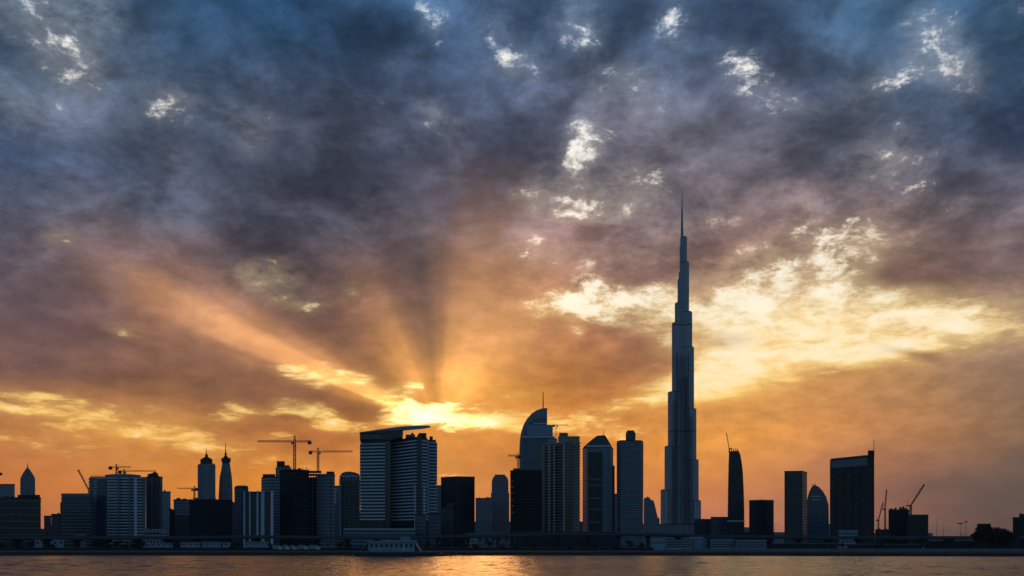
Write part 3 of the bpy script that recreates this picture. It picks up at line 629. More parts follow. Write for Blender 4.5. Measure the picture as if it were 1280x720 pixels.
# ---- black slab and neighbours
rt, pts, zt, Y = B('glass_slab', 'plain black glass slab tower with flat roof', 'tower', [(551.2,1000),(570,985),(593.4,992)], 595.2, F['dark'], 34)
frontbox(rt, 'corner_pier', 569.4, 570.4, 598, 684, 983, 2, MT['dark_concrete'])
rt, pts, zt, Y = B('low_block', 'blue grey mid-rise wing standing before the black glass slab', 'building', [(550.8,930),(567.6,930)], 634, F['navy'], 22, plant=1)
frontbox(rt, 'upper_storeys', 557.5, 567, 629, 634, 936, 14, F['navy'])
B('apartment_block', 'hazy blue grey block with ragged roof between black slab and domed tower', 'building', [(594.5,1350),(616,1350)], 622.4, F['far'], 34, plant=4)
Y = 1400; rt = root('domed_tower', (PX(625,Y), Y+20, GL), 'hazy tower with a rounded dome top beside the dark crane tower', 'tower')
sheet(rt, 'facade', [(614.6,690),(614.6,602),(615.8,598),(617.6,595.2),(620,594),(630,594),(632.6,595.2),(634.6,598),(635.6,602),(635.6,690)], Y, 30, F['far'])
frontbox(rt, 'parapet', 618.4, 631.4, 593.2, 594.2, Y+3, 16, MT['dark_concrete']); frontbox(rt, 'pilaster', 618.6, 620, 622, 684, Y-1, 2, MT['slab_dim']); frontbox(rt, 'lower_wing', 613.6, 636.6, 616, 684, Y-4, 20, F['far'])
B('low_block', 'small pale low house at the foot of the black slab', 'building', [(582,820),(598,820)], 664.6, F['greyblue'], 14)
# ---- dark crane tower before the sail
rt, pts, zt, Y = B('unfinished_tower', 'dark unfinished tower with a stepped top in front of the sail-shaped tower', 'tower', [(638,905),(658,895),(677.5,902)], 587, F['shell'], 30, None, (3.7, MT['dark_concrete'], .35, .55))
frontbox(rt, 'roof_box', 641.4, 651, 585.4, 590, 905, 12, MT['dark_concrete'])
for k in range(6): frontbox(rt, 'scaffold', 639, 642, 600+k*8, 601+k*8, 902, 2, MT['slab_tan'])
crane('small tower crane on the dark stepped tower left of the sail-shaped tower', 647.6, 587, 570.4, 567, 910, 635, 651, 1.6, r=.3)
# ---- sail-shaped tower
Y = 1300; rt = root('sail_tower', (PX(670,Y), Y+22, GL), 'sail-shaped tower, one side curving up to a sharp crest with a spike', 'tower')
arc = [(649.2,690),(649.2,562),(649.8,550),(651.4,540),(654.4,531),(658.6,523.6),(664,517.4),(670.4,513),(677,510.6),(684,509.8)]
sheet(rt, 'shell', arc+[(684,531.6),(690.6,532),(690.6,545.6),(696.5,548.5),(696.5,690)], Y, 34, F['greyblue'])
sheet(rt, 'glazed_face', [(652.4,690),(652.4,562),(653.2,550),(655.4,540.5),(658.8,533),(662.6,527.6),(666.4,524),(683,522.4),(683,530),(683,690)], Y-1.4, 1.2, F['blue'])
frontbox(rt, 'plant_screen', 659, 691, 531, 544.6, Y-3, 3, MT['slab_blue']); frontbox(rt, 'ledge', 651.6, 693, 545.2, 546.8, Y-3.4, 3, MT['slab'])
frontbox(rt, 'ledge', 666.6, 683.6, 528.6, 529.8, Y-2.6, 3, MT['slab'])
for p in (657,662.4,667.6,673,678.4,684): frontbox(rt, 'fin', p, p+.8, 547, 684, Y-2.4, 1, MT['slab_dim'])
mast(rt, 'spire', 678.9, 490.3, 511, Y, .95, .55, MT['black'], 12)
crane('thin crane jib showing over the shoulder of the sail-shaped tower', 695, 546, 531.8, 530, 1320, 710, 691, .9, r=.15)
# ---- banded brown tower
rt, pts, zt, Y = B('balcony_tower', 'tall sand brown tower with close balcony rows and boxed top, right of the sail', 'tower', [(681,985),(700,972),(716,978)], 552.8, F['recess'], 30, None, (3.62, MT['slab_tan'], .8, .75), cap=MT['slab_tan'])
P, o = plan([(677.6,995),(683,985)], 24); frontbox(rt, 'side_bay', 677.6, 684, 557, 684, 985, 20, F['tan'])
for k in range(33): frontbox(rt, 'side_balcony', 676.6, 680.6, 558+k*3.62, 559.2+k*3.62, 984, 3, MT['slab_tan'])
frontbox(rt, 'core', 697.6, 724.6, 545.2, 684, 985, 24, F['tan']); frontbox(rt, 'roof_box', 699, 710, 541, 545.4, 988, 12, MT['concrete']); frontbox(rt, 'roof_rail', 685, 697, 549.8, 550.8, 986, 1, MT['slab_tan'])
for a, c in ((685.6,687.4),(692,693.4),(703.4,705.8)): frontbox(rt, 'pilaster', a, c, 556, 684, 970, 4, MT['slab_tan'])
frontbox(rt, 'glass_bay', 707, 714.8, 552, 684, 974, 5, MT['glass'])
for k in range(34): frontbox(rt, 'side_balcony', 715.6, 725.6, 553+k*3.62, 554.2+k*3.62, 983, 6, MT['slab_tan'])
# ---- hipped tower
rt, pts, zt, Y = B('hipped_tower', 'blue grey tower with a steep hipped glass roof and dark central glazing', 'tower', [(728.2,1050),(733,1036),(763,1036),(766.6,1050)], 559, F['greyblue'], 30, cap=MT['slab_dim'])
for p in (729,753.4): frontbox(rt, 'corner_panel', p if p > 740 else 733, p+9 if p > 740 else 735.4, 560, 684, 1034.6, 3, MT['slab_blue'])
sheet(rt, 'hipped_roof', [(729,559),(733,555.4),(739,550.2),(745,545.6),(746.6,544.6),(755.6,543.8),(757.4,545.4),(761,551.6),(764.4,557.2),(765.4,559)], 1040, 24, F['navy'])
frontbox(rt, 'cornice', 732.6, 763.6, 556.6, 558.6, 1034.4, 2, MT['slab']); mast(rt, 'spire', 754.7, 537.2, 544.6, 1040, .45, .2, MT['black'], 12)
frontbox(rt, 'central_glazing', 735.6, 752.4, 564.6, 684, 1034, 3, F['dark'])
for q in (598.4,605.6,622.2,636,652): frontbox(rt, 'spandrel', 735.4, 752.6, q, q+1.2, 1033.2, 1.2, MT['slab_blue'])
for p in (740.6, 745.6): frontbox(rt, 'mullion', p, p+.5, 566, 684, 1033.4, 1, MT['slab_dim'])
frontbox(rt, 'side_bay', 764.6, 768.4, 582, 684, 1048, 22, F['navy'])
B('apartment_block', 'narrow hazy block in the slot between the hipped tower and the fine-striped tower', 'building', [(765.6,1200),(774,1200)], 617, F['greyblue'], 20)
rt, pts, zt, Y = B('striped_tower', 'tall blue grey tower with fine horizontal stripes and a boxed rooftop', 'tower', [(771.6,1010),(776,1000),(800,1000),(803.4,1006)], 550.2, F['blue'], 28, None, (2.9, MT['slab_blue'], .8, .85))
frontbox(rt, 'roof_box', 782.2, 794.4, 540.4, 550.4, 1004, 12, F['navy']); frontbox(rt, 'roof_box', 783.6, 793, 538, 540.6, 1006, 9, MT['dark_concrete'])
Y = 1700; rt = root('stepped_tower', (PX(813,Y), Y+16, GL), 'far hazy tower with steps down its right side, left of the tallest tower', 'tower')
sheet(rt, 'facade', [(804.6,690),(804.6,624.4),(806,622),(809.6,621.4),(812.6,622),(813,624.6),(815.4,624.8),(817.6,627),(819,633),(820.6,640),(822,646),(824.6,648.6),(824.6,690)], Y, 26, F['far'])
mast(rt, 'spire', 809.6, 619.6, 622, Y, .9, .5, MT['rust'], 8)

# ================================================================== the tallest tower
YB = 2070.0; AX = 852.6; k_ = YB/FP
rt = root('supertall_tower', (PX(AX,YB), YB, GL), 'by far the tallest tower, stepped and tapering to a needle spire', 'skyscraper')
def H(py): return PZ(py, YB)-GL
mb = clad('stainless and glass cladding', (.40,.41,.45), .45, .15, [(H(541.5),H(539.5)),(H(408.8),H(406.8))])
rot0 = -math.atan2(rt.location.x, YB)
def capsule(L, w, ang, z0, z1, name, mat=mb):
    ca, sa = math.cos(ang+rot0), math.sin(ang+rot0); pts = []
    for i in range(13):
        a = -math.pi/2 + math.pi*i/12
        pts.append((L+w*math.cos(a), w*math.sin(a)))
    pts += [(-w*.2, w), (-w*.2, -w)]
    P = [(x*ca-y*sa, x*sa+y*ca) for x, y in pts]
    bm = bmesh.new(); prism(bm, P, z0, z1); return link(name, bm, mat, rt)
c30 = math.cos(R(30))
for ang, steps in ((R(210), ((26.4,613.3),(21.6,559.2),(17.6,491.5),(12.6,405),(9.0,380),(5.6,350.3),(3.0,308.5))),
                   (R(-30), ((23.0,626.8),(20.2,576.4),(17.4,513),(14.6,436.2),(12.4,392),(8.6,329),(6.0,297.4))),
                   (R(90),  ((24.0,600),(20,530),(16,462),(12,420),(8,362),(5,318)))):
    for n_, (ext, py) in enumerate(steps):
        L_ = ext*k_; w_ = min(13.0, max(3.2, L_*.42)) ; 
        if ang == R(90): Lc = L_-w_
        else: Lc = (L_-w_)/c30
        capsule(max(Lc, .5), w_, ang, 0 if n_ == 0 else H(steps[n_-1][1])-6, H(py), 'wing_tier')
        capsule(max(Lc, .5)-.6, max(1.5, w_-1.2), ang, H(py), H(py)+1.8, 'terrace_screen', MT['steel'])
for r0, r1, p0, p1 in ((9.0,8.0,690,340),(5.4,4.2,342,297),(3.6,2.6,300,277),(2.6,1.9,279,262),(1.5,.9,264,248),(.85,.35,249,237)):
    bm = bmesh.new(); bar(bm, (0,0,max(0,H(p0))), (0,0,H(p1)), r0, 16, r1); link('core' if p0 > 300 else 'pinnacle', bm, mb, rt)
frontbox(rt, 'entrance_pavilion', 828, 900, 655, 684, YB-90, 40, F['far'])
for a_, c_, q_, dd in ((849.8,851.2,500,14),(846.2,846.9,440,30),(855.4,856.2,470,30),(859.8,860.4,440,34),(842.0,842.6,500,36),(864.4,865.0,520,40)):
    frontbox(rt, 'seam', a_, c_, q_, 684, YB-dd, 3+dd*.5, MT['roof'])

# ================================================================== right of the tallest tower
B('low_block', 'low dark mall block right at the foot of the tallest tower', 'building', [(868,1500),(890,1500)], 648.6, F['navy'], 60)
B('low_block', 'low blue black block stepping up towards the curved unfinished tower', 'building', [(888.4,1480),(912,1480)], 646, F['blue'], 50)
B('low_block', 'pale wide hall below the tallest tower, behind the road', 'building', [(818,1250),(868,1250)], 655.4, F['greyblue'], 50)
Y = 1450; rt = root('curved_tower', (PX(920,Y), Y+20, GL), 'slim dark tower with one bulging side and rough unfinished top, right of the tallest tower', 'tower')
sheet(rt, 'facade', [(909.4,690),(909.6,640),(910.2,600),(910.8,575),(911.2,566),(912,564),(923.4,563.6),(925.4,568),(927,576),(928.6,590),(929.8,615),(930.4,640),(930.4,690)], Y, 34, F['dark'])
for p, q in ((911.4,562),(914,561.2),(916.6,560.8),(919.2,560.6),(921.6,561.4)): frontbox(rt, 'starter_column', p, p+1.3, q, 564.2, Y+3, 8, MT['rust'])
frontbox(rt, 'lower_ledge', 909, 931, 650.6, 651.8, Y-2, 3, MT['slab'])
luffing('thin crane with a near-upright boom on the curved unfinished tower', 911.4, 566, 560.5, 1450, (907.9,541), 915, 1.2, r=.24)
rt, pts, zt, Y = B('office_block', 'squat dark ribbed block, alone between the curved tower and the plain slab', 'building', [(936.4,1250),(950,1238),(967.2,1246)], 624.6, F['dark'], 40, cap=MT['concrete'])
for p in (939,943,947.4,952,956.4,961): frontbox(rt, 'fin', p, p+1.2, 626, 684, 1237, 3, MT['dark_concrete'])
rt, pts, zt, Y = B('glass_slab', 'plain tall grey slab with a darker narrow right side', 'tower', [(980.6,1150),(1003,1146),(1008.8,1170)], 588.4, F['navy'], 30, cap=MT['dark_concrete'])
frontbox(rt, 'front_panel', 981.6, 1002.6, 591, 684, 1145, 2, MT['roof'])
Y = 1250; rt = root('pointed_tower', (PX(1020,Y), Y+20, GL), 'blue tower rounding up to an off-centre point, between plain slab and big dark block', 'tower')
sheet(rt, 'facade', [(1006.4,690),(1007.2,640),(1008.8,625),(1011.4,614.6),(1014.6,608.6),(1017.2,606.2),(1020,606.6),(1024,609),(1029,614.4),(1033,621.4),(1035.8,632),(1036.6,690)], Y, 34, F['blue'])
frontbox(rt, 'ledge', 1014, 1026, 620, 621, Y-1, 1.5, MT['slab']); frontbox(rt, 'ledge', 1015, 1025, 624, 625, Y-1, 1.5, MT['slab'])
for p in (1015.6,1018.6): frontbox(rt, 'crown_tooth', p, p+.9, 604.4, 607, Y+6, 4, MT['concrete'])
F['umber'] = facade('umber glass facade', (.05,.038,.032), (.022,.018,.017), 3.6, 2.8, .2, .12, .45, spec=.3)
Y = 1000; rt = root('wedge_top_tower', (PX(1066,Y), Y+20, GL), 'broad dark block whose roof line climbs right to a small box and mast', 'tower')
sheet(rt, 'facade', [(1037.4,690),(1037.4,577),(1038.6,573.8),(1084.6,569),(1092.6,568.4),(1092.6,690)], Y, 36, F['umber'])
sheet(rt, 'sky_screen', [(1038.4,585),(1038.4,576.4),(1084,571.6),(1084,582)], Y-1.4, 1.2, MT['slab_dim'])
sheet(rt, 'roof_edge', [(1037.6,575),(1038.8,573.2),(1084.6,568.6),(1084.6,569.8),(1039.4,574.6)], Y-1.8, 30, MT['concrete'])
frontbox(rt, 'roof_box', 1084.8, 1093, 563, 569.2, Y+2, 14, MT['dark_concrete']); mast(rt, 'roof_mast', 1092.4, 550, 690, Y, .45, .3, MT['black'], -.6)
for p in (1046,1056,1066,1076): frontbox(rt, 'mullion', p, p+.7, 586, 684, Y-.8, 1, MT['dark_concrete'])
B('low_block', 'small pale box building at the foot of the broad dark block', 'building', [(1048,800),(1072,800)], 662.6, F['greyblue'], 18, cap=MT['slab_blue'])
luffing('close pair of thin cranes right of the broad dark block, the taller upright one', 1106.4, 668, 636, 1150, (1108.2,611.5), 1103.6, 1.6)
luffing('close pair of thin cranes right of the broad dark block, the shorter leaning one', 1098, 668, 650, 1180, (1104,628), 1095.4, 1.6)
B('low_block', 'low dark hump of sheds under the pair of thin cranes', 'building', [(1094,1200),(1112,1200)], 661.6, F['dark'], 30, plant=2)
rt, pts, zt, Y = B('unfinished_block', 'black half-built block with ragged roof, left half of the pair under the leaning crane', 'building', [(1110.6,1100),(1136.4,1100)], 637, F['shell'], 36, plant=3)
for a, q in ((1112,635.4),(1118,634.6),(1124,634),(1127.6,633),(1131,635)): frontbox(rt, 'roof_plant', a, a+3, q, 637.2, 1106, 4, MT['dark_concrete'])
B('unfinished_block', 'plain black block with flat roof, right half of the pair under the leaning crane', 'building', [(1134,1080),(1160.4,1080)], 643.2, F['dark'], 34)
luffing('crane with boom leaning right above the black pair of blocks at right', 1138.4, 645, 631.8, 1100, (1155.6,605.4), 1133, 1.8, r=.3)
rt, pts, zt, Y = B('low_block', 'flat-roofed building behind the small trees near the right edge', 'building', [(1222,700),(1238,700)], 654.6, F['dark'], 20)
rt, pts, zt, Y = B('low_block', 'dark building cut by the right edge of the view', 'building', [(1266,680),(1275,676),(1330,680)], 646.4, F['dark'], 26)
frontbox(rt, 'roof_box', 1274, 1330, 642.4, 646.6, 686, 12, MT['dark_concrete']); frontbox(rt, 'roof_plant', 1275, 1276.2, 640.8, 643, 688, 2, MT['dark_concrete'])

rf = random.Random(21)
def filler(px0, px1, py, Y, k):
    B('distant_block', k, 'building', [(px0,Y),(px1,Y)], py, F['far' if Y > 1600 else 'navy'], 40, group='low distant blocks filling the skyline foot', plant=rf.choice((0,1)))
for px0, px1, py, Y, lab in ((40,56,661,1500,'low far block filling the slot right of the dark office block'),(60,82,656,1500,'low far block behind the squat navy blocks'),(196,222,640,1450,'low far block behind the dark lump by the balcony slab'),
 (284,305,628,1250,'low far block closing the slot left of the rounded blue block'),(320,352,640,1300,'low far block behind the white-finned block'),(396,430,630,1300,'low far block closing the slot before the arched-roof tower'),
 (446,454,640,1300,'low far block behind the left edge of the slanted-roof tower'),(540,556,625,1400,'low far block behind the sliver by the black slab'),(588,642,652,1700,'low far block behind the domed tower'),
 (722,731,652,1500,'low far block in the slot left of the hipped tower'),(800,826,655,1900,'low far block under the far stepped tower'),(872,940,659,1900,'low far block under the curved unfinished tower'),
 (930,984,665.2,1900,'low far strip of city between the squat ribbed block and the plain slab'),(1004,1042,655,1900,'low far block in the slot by the pointed blue tower'),(1090,1166,666.4,1900,'low far strip of city behind the black pair of blocks'),(1160,1225,670.2,1700,'lowest far strip of city behind the tall poles'),(1216,1300,666,1700,'low far strip of city behind the small trees')):
    filler(px0, px1, py, Y, lab)

# ================================================================== road on piers along the far bank
YV = 640.0
def vy(px):
    kn = [(-80,671.5),(200,671),(330,670),(480,671.5),(600,669),(700,666.5),(810,667),(900,669.5),(1050,671),(1400,671)]
    for (a, u), (c, v) in zip(kn, kn[1:]):
        if px <= c:
            f = max(0,(px-a)/(c-a)); f = f*f*(3-2*f); return u+(v-u)*f
    return kn[-1][1]
rt = root('viaduct', (0, YV, GL), 'long low elevated road on many short piers, running right across behind the bank', 'bridge')
def along(name, y0, y1, z0, z1, mat):
    bm = bmesh.new(); prev = None
    for px in range(-120, 1401, 10):
        z = lz(vy(px), YV); x = PX(px, YV)
        ring = [bm.verts.new((x, yy, z+zz)) for yy, zz in ((y0,z0),(y1,z0),(y1,z1),(y0,z1))]
        if prev:
            for k in range(4): bm.faces.new((prev[k], prev[(k+1)%4], ring[(k+1)%4], ring[k]))
        else: bm.faces.new(ring)
        prev = ring
    bm.faces.new(prev[::-1]); return link(name, bm, mat, rt)
along('deck', 0, 14, -1.9, -.3, MT['dark_concrete']); along('parapet', -.3, 0, -1.3, .55, MT['roof']); along('parapet', 14, 14.3, -1.3, .55, MT['slab_dim'])
for i, px in enumerate(range(-100, 1381, 38)):
    z = lz(vy(px), YV)-1.9; x = PX(px, YV)
    bm = bmesh.new(); box(bm, x-.9, x+.9, 4, 10, 0, z-1.2); link('pier', bm, MT['dark_concrete'], rt)
    bm = bmesh.new(); box(bm, x-1.6, x+1.6, 1.5, 12.5, z-1.2, z); link('pier_cap', bm, MT['dark_concrete'], rt)
# slip road embankment wall below it
rt = root('retaining_wall', (0, 560, GL), 'long dark low wall between the waterside and the elevated road', 'wall')
bm = bmesh.new(); box(bm, -520, 90, 0, .5, 0, 1.6); link('wall_panel', bm, MT['dark_concrete'], rt)
bm = bmesh.new(); box(bm, -520, 90, -.1, .6, 1.6, 1.8); link('coping', bm, MT['concrete'], rt)
rt = root('site_fence', (0, 492, GL), 'thin dark fence line along the right-hand bank', 'fence')
bm = bmesh.new(); box(bm, 95, 470, 0, .08, .25, 1.5); link('fence_panel', bm, MT['slab_dim'], rt)
first = None
for i in range(95):
    if first is None:
        bm = bmesh.new(); box(bm, -.06, .06, -.1, 0, 0, 1.7); first = link('fence_post', bm, MT['steel'], rt, (95,0,0))
    else: again(first, (95+i*4, 0, 0))

# ================================================================== low buildings between bank and road
def shed(label, px0, px1, py, Y, depth, mat='pale', roof='tent', windows=0, group=None, name='low_building', pitch=.0, strips=()):
    pts, o = plan([(px0,Y),(px1,Y)], depth); rt = root(name, (o[0],o[1],GL), label, 'building', group); zt = lz(py, Y)
    bm = bmesh.new(); prism(bm, pts, 0, zt-.35); link('wall', bm, MT[mat], rt)
    bm = bmesh.new(); g = grow(pts, .4); prism(bm, g, zt-.35, [zt, zt, zt+pitch, zt+pitch]); link('roof', bm, MT[roof], rt)
    for k in range(windows):
        p = px0+(px1-px0)*(k+.3)/windows; frontbox(rt, 'window', p, p+(px1-px0)*.4/windows, py+(684-py)*.35, py+(684-py)*.55, Y-.15, .3, MT['glass'])
    for q in strips: frontbox(rt, 'strip_window', px0+1, px1-1, q, q+1.2, Y-.2, .4, MT['glass'])
    return rt
shed('low pale shed left of the bank mound near the dark office block', 43, 80, 673.4, 700, 14, 'slab_blue', 'slab_dim', 5)
shed('pale cabin at the foot of the banded green block', 93, 108, 667, 730, 12, 'concrete', 'slab_dim', 4)
shed('pale low building on the bank below the two-storey podium', 188, 216, 678.4, 600, 12, 'slab_blue', 'slab_dim', 4)
shed('first of the blue white sheds from the left, behind dark trees', 226, 250, 677.6, 590, 12, 'slab_blue', 'slab_blue', 3)
shed('blue white shed, second from the left, with dark doors', 252, 276, 677, 585, 12, 'slab_blue', 'slab_dim', 5)
shed('blue white shed just left of the dark tree gap', 278, 288, 677.4, 585, 12, 'slab_blue', 'slab_dim', 1)
shed('blue white shed right of the dark tree gap', 306, 336, 676.8, 585, 12, 'slab_blue', 'slab_dim', 6)
# site cabins / lorries row
def van(label, px0, px1, Y):
    x0 = PX(px0,Y); x1 = PX(px1,Y); L_ = x1-x0; rt = root('delivery_truck', ((x0+x1)/2, Y, GL), label, 'truck', 'pale trucks parked in a row on the bank')
    bm = bmesh.new(); box(bm, -L_/2, L_/2-2.3, -1.2, 1.2, .9, 3.4); link('cargo_box', bm, MT['pale'], rt)
    bm = bmesh.new(); prism(bm, [(L_/2-2.1,-1.15),(L_/2,-1.15),(L_/2,1.15),(L_/2-2.1,1.15)], .7, [2.8,2.2,2.2,2.8]); cb = link('cab', bm, MT['slab'], rt)
    bm = bmesh.new(); box(bm, L_/2-1.5, L_/2-.3, -1.2, -1.15, 1.6, 2.1); link('side_window', bm, MT['glass'], cb)
    bm = bmesh.new(); box(bm, -L_/2, L_/2-.2, -1.0, 1.0, .5, .7); link('chassis', bm, MT['black'], rt)
    for wx in (-L_/2+1.2, -L_/2+2.4, L_/2-1.1):
        for sy in (-1.1, .8):
            bm = bmesh.new(); bar(bm, (wx, sy, .5), (wx, sy+.3, .5), .5, 14); link('wheel', bm, MT['black'], rt)
for px0, w_, lab in ((341,12,'pale truck at the left end of the parked row'),(354.5,8,'short pale truck, second from the left in the parked row'),(364,7,'short pale truck in the middle of the parked row'),(372.5,13,'long pale truck, second from the right in the parked row'),(387,13,'pale truck at the right end of the parked row')):
    van(lab, px0, px0+w_, 545)
shed('dull low hut between the parked trucks and the moored barge', 404, 438, 679.6, 580, 10, 'slab_dim', 'dark_concrete', 3)
shed('pale square building below the fine-striped tower, at the left of the low complex', 814.6, 831, 673.6, 560, 14, 'slab_blue', 'slab', 5)
shed('louvred low hall right of the pale square building', 832, 865, 674.6, 565, 16, 'slab_blue', 'slab_dim', 0, strips=(677.2,680,682.8))
rt = root('rounded_pavilion', (PX(876,560), 575, GL), 'drum-shaped low pavilion with pale ribs in the low complex', 'building')
bm = bmesh.new(); bar(bm, (0,0,0), (0,0,lz(674,560)), 7.2, 28, 7.6); link('wall', bm, MT['slab_blue'], rt)
bm = bmesh.new(); bar(bm, (0,0,lz(674,560)), (0,0,lz(671,560)), 8.2, 28, 3.0); link('roof', bm, MT['slab_dim'], rt)
for k in range(14):
    a = 6.2832*k/14; bm = bmesh.new(); bar(bm, (7.7*math.cos(a),7.7*math.sin(a),0), (8.1*math.cos(a),8.1*math.sin(a),lz(674.4,560)), .2); link('rib', bm, MT['white'], rt)
shed('louvred low hall right of the drum-shaped pavilion', 888, 918, 673.4, 560, 16, 'slab_blue', 'slab_dim', 0, strips=(676.6,679.6,682.6))
shed('long louvred hall at the right end of the low complex', 920, 958, 674.6, 555, 16, 'slab_blue', 'slab_blue', 0, strips=(677.6,680.4,683))
shed('long flat dark shed below the plain slab, right of the low complex', 965, 1046, 679, 590, 14, 'dark_concrete', 'slab_dim', 8)
shed('long flat dark shed below the black pair of blocks', 1060, 1150, 680, 590, 14, 'dark_concrete', 'slab_dim', 9)
shed('low dark service building beyond the fence near the tall poles', 1160, 1215, 676, 610, 14, 'dark_concrete', 'dark_concrete', 4)
shed('low dark shed under the small trees at right', 1225, 1275, 672.6, 600, 14, 'dark_concrete', 'dark_concrete', 4)
shed('low flat hall along the foot of the brown and hipped towers', 640, 770, 664.4, 760, 20, 'dark_concrete', 'slab_dim', 0, strips=(667.5,))
shed('low flat hall between the black slab and the domed tower', 596, 637, 665.2, 770, 16, 'concrete', 'slab_dim', 5)

# ================================================================== the moored barge and its pavilion
YB2 = 446.0
def zb(py, Y=YB2): return PZ(py, Y)
x0, x1 = PX(441,YB2), PX(544,YB2)
rt = root('barge', ((x0+x1)/2, YB2+8, 0), 'long flat dark barge moored at the bank, throwing a dark reflection', 'barge'); hx = (x1-x0)/2
bm = bmesh.new()
prof = [(-hx,1.9),(-hx+.3,.9),(-hx+2.6,-.5),(hx-2.6,-.5),(hx-.3,.9),(hx,1.9)]
A = [bm.verts.new((p,-8,z)) for p, z in prof]; Bv = [bm.verts.new((p,8,z)) for p, z in prof]
for i in range(6): bm.faces.new((A[i], A[(i+1)%6], Bv[(i+1)%6], Bv[i]))
bm.faces.new(A[::-1]); bm.faces.new(Bv); link('hull', bm, MT['black'], rt)
bm = bmesh.new(); box(bm, -hx-.15, hx+.15, -8.15, 8.15, 1.9, 2.15); link('deck', bm, MT['concrete'], rt)
first = None
for i in range(12):
    x = -hx+1.5+i*(2*hx-3)/11
    if first is None: bm = bmesh.new(); bar(bm, (0,0,0), (0,0,.5), .22, 8); bar(bm, (0,0,.5), (0,0,.62), .34, 8); first = link('bollard', bm, MT['steel'], rt, (x,-7.4,2.15))
    else: again(first, (x,-7.4,2.15))
for i in range(7):
    x = -hx+3+i*(2*hx-6)/6; bm = bmesh.new(); bar(bm, (x,-8.5,.2), (x,-8.5,1.5), .32, 10); link('fender', bm, MT['black'], rt)
YP = 452.0; px_ = lambda p: PX(p, YP)-PX(490,YP)
rt = root('deck_pavilion', (PX(490,YP), YP+1, 2.15), 'pale blue white pavilion with sloping tent ends and a small raised box, on the barge', 'pavilion')
pz = lambda py: PZ(py, YP)-2.15
bm = bmesh.new(); box(bm, px_(460), px_(518), 0, 9, 0, pz(678)); link('wall', bm, MT['slab_blue'], rt)
bm = bmesh.new(); box(bm, px_(458.4), px_(519.4), -.6, 9.6, pz(678), pz(676.2)); link('roof', bm, MT['tent'], rt)
bm = bmesh.new(); box(bm, px_(500), px_(510.4), 1.5, 7.5, pz(676.2), pz(671.8)); link('raised_box', bm, MT['tent'], rt)
bm = bmesh.new(); box(bm, px_(499.4), px_(511), 1, 8, pz(671.8), pz(671.2)); link('raised_box_roof', bm, MT['white'], rt)
bm = bmesh.new(); prism(bm, [(px_(474),1.2),(px_(486),1.2),(px_(486),7),(px_(474),7)], pz(676.2), [pz(675.4),pz(674.4),pz(674.4),pz(675.4)]); link('roof_hatch', bm, MT['tent'], rt)
for s, a, c in ((-1, 460, 450.6), (1, 518, 525)):
    bm = bmesh.new(); X0, X1 = px_(a), px_(c); v = [bm.verts.new(p) for p in ((X0,-.4,pz(678)),(X0,9.4,pz(678)),(X1,9.4,.5),(X1,-.4,.5),(X0,-.4,pz(678.6)),(X0,9.4,pz(678.6)),(X1,9.4,.3),(X1,-.4,.3))]
    for f in ((0,1,2,3),(7,6,5,4),(0,3,7,4),(3,2,6,7),(2,1,5,6),(1,0,4,5)): bm.faces.new([v[i] for i in f])
    link('awning', bm, MT['tent'], rt)
    for yy in (-.2, 9.2): bm = bmesh.new(); bar(bm, (X1,yy,0), (X1,yy,.5), .1, 6); link('awning_post', bm, MT['white'], rt)
for k in range(9):
    p = 462.5+k*6.2; bm = bmesh.new(); box(bm, px_(p), px_(p+3.4), -.08, 0, pz(684), pz(680)); link('window', bm, MT['glass'], rt)
bm = bmesh.new(); box(bm, px_(503.2), px_(505.4), -.14, 0, 0, pz(680.6)); link('door', bm, MT['white'], rt)
# mooring launch
rt = root('work_boat', (PX(556,452), 452, 0), 'small dark open work boat close to the right end of the barge', 'boat')
bm = bmesh.new(); P = [(-4,-1.1),(3,-1.1),(4.6,0),(3,1.1),(-4,1.1)]; lo = [bm.verts.new((x*.86,y*.7,-.3)) for x, y in P]; hi = [bm.verts.new((x,y,.75+(.35 if x > 4 else 0))) for x, y in P]
for i in range(5): bm.faces.new((lo[i], lo[(i+1)%5], hi[(i+1)%5], hi[i]))
bm.faces.new(lo[::-1]); bm.faces.new(hi); link('hull', bm, MT['black'], rt)
bm = bmesh.new(); box(bm, -2.6, -.8, -.7, .7, .7, 2.0); link('wheelhouse', bm, MT['slab_dim'], rt)

# ================================================================== poles at the right
def pole(label, px, py_top, Y, heads=2, name='lamp_mast', arm=1.6):
    zt = lz(py_top, Y); rt = root(name, (PX(px,Y), Y, GL), label, 'lamp post' if heads else 'mast', 'tall poles on the right-hand bank')
    bm = bmesh.new(); bar(bm, (0,0,0), (0,0,zt), .16, 8, .1); link('pole', bm, MT['black'], rt)
    if heads:
        bm = bmesh.new(); bar(bm, (-arm,0,zt-.1), (arm,0,zt-.1), .1, 6); link('crossarm', bm, MT['black'], rt)
        for k in range(heads):
            x = -arm + 2*arm*k/(heads-1) if heads > 1 else arm; bm = bmesh.new(); prism(bm, [(x-.4,-.35),(x+.4,-.35),(x+.4,.35),(x-.4,.35)], [zt-.75,zt-.75,zt-.3,zt-.3], zt-.05); link('lamp_head', bm, MT['black'], rt)
    return rt
pole('bare thin pole right of the black pair of blocks', 1171.2, 647.5, 640, 0, 'thin_pole')
pole('tall mast with a bushy head of floodlights', 1200.4, 653.6, 600, 4, 'lamp_mast', 1.5)
pole('plain upright pole just right of the floodlight mast', 1207.4, 651.4, 600, 2, 'lamp_mast', .5)
bm = bmesh.new(); box(bm, 0, PX(1207.4,600)-PX(1200.4,600), -.08, .08, lz(668.8,600), lz(668.2,600)); 
g_ = link('gantry_bar', bm, MT['black'], None, (PX(1200.4,600), 600, GL)); meta(g_, 'thin level bar joining the two poles near the right-hand trees', 'bar')
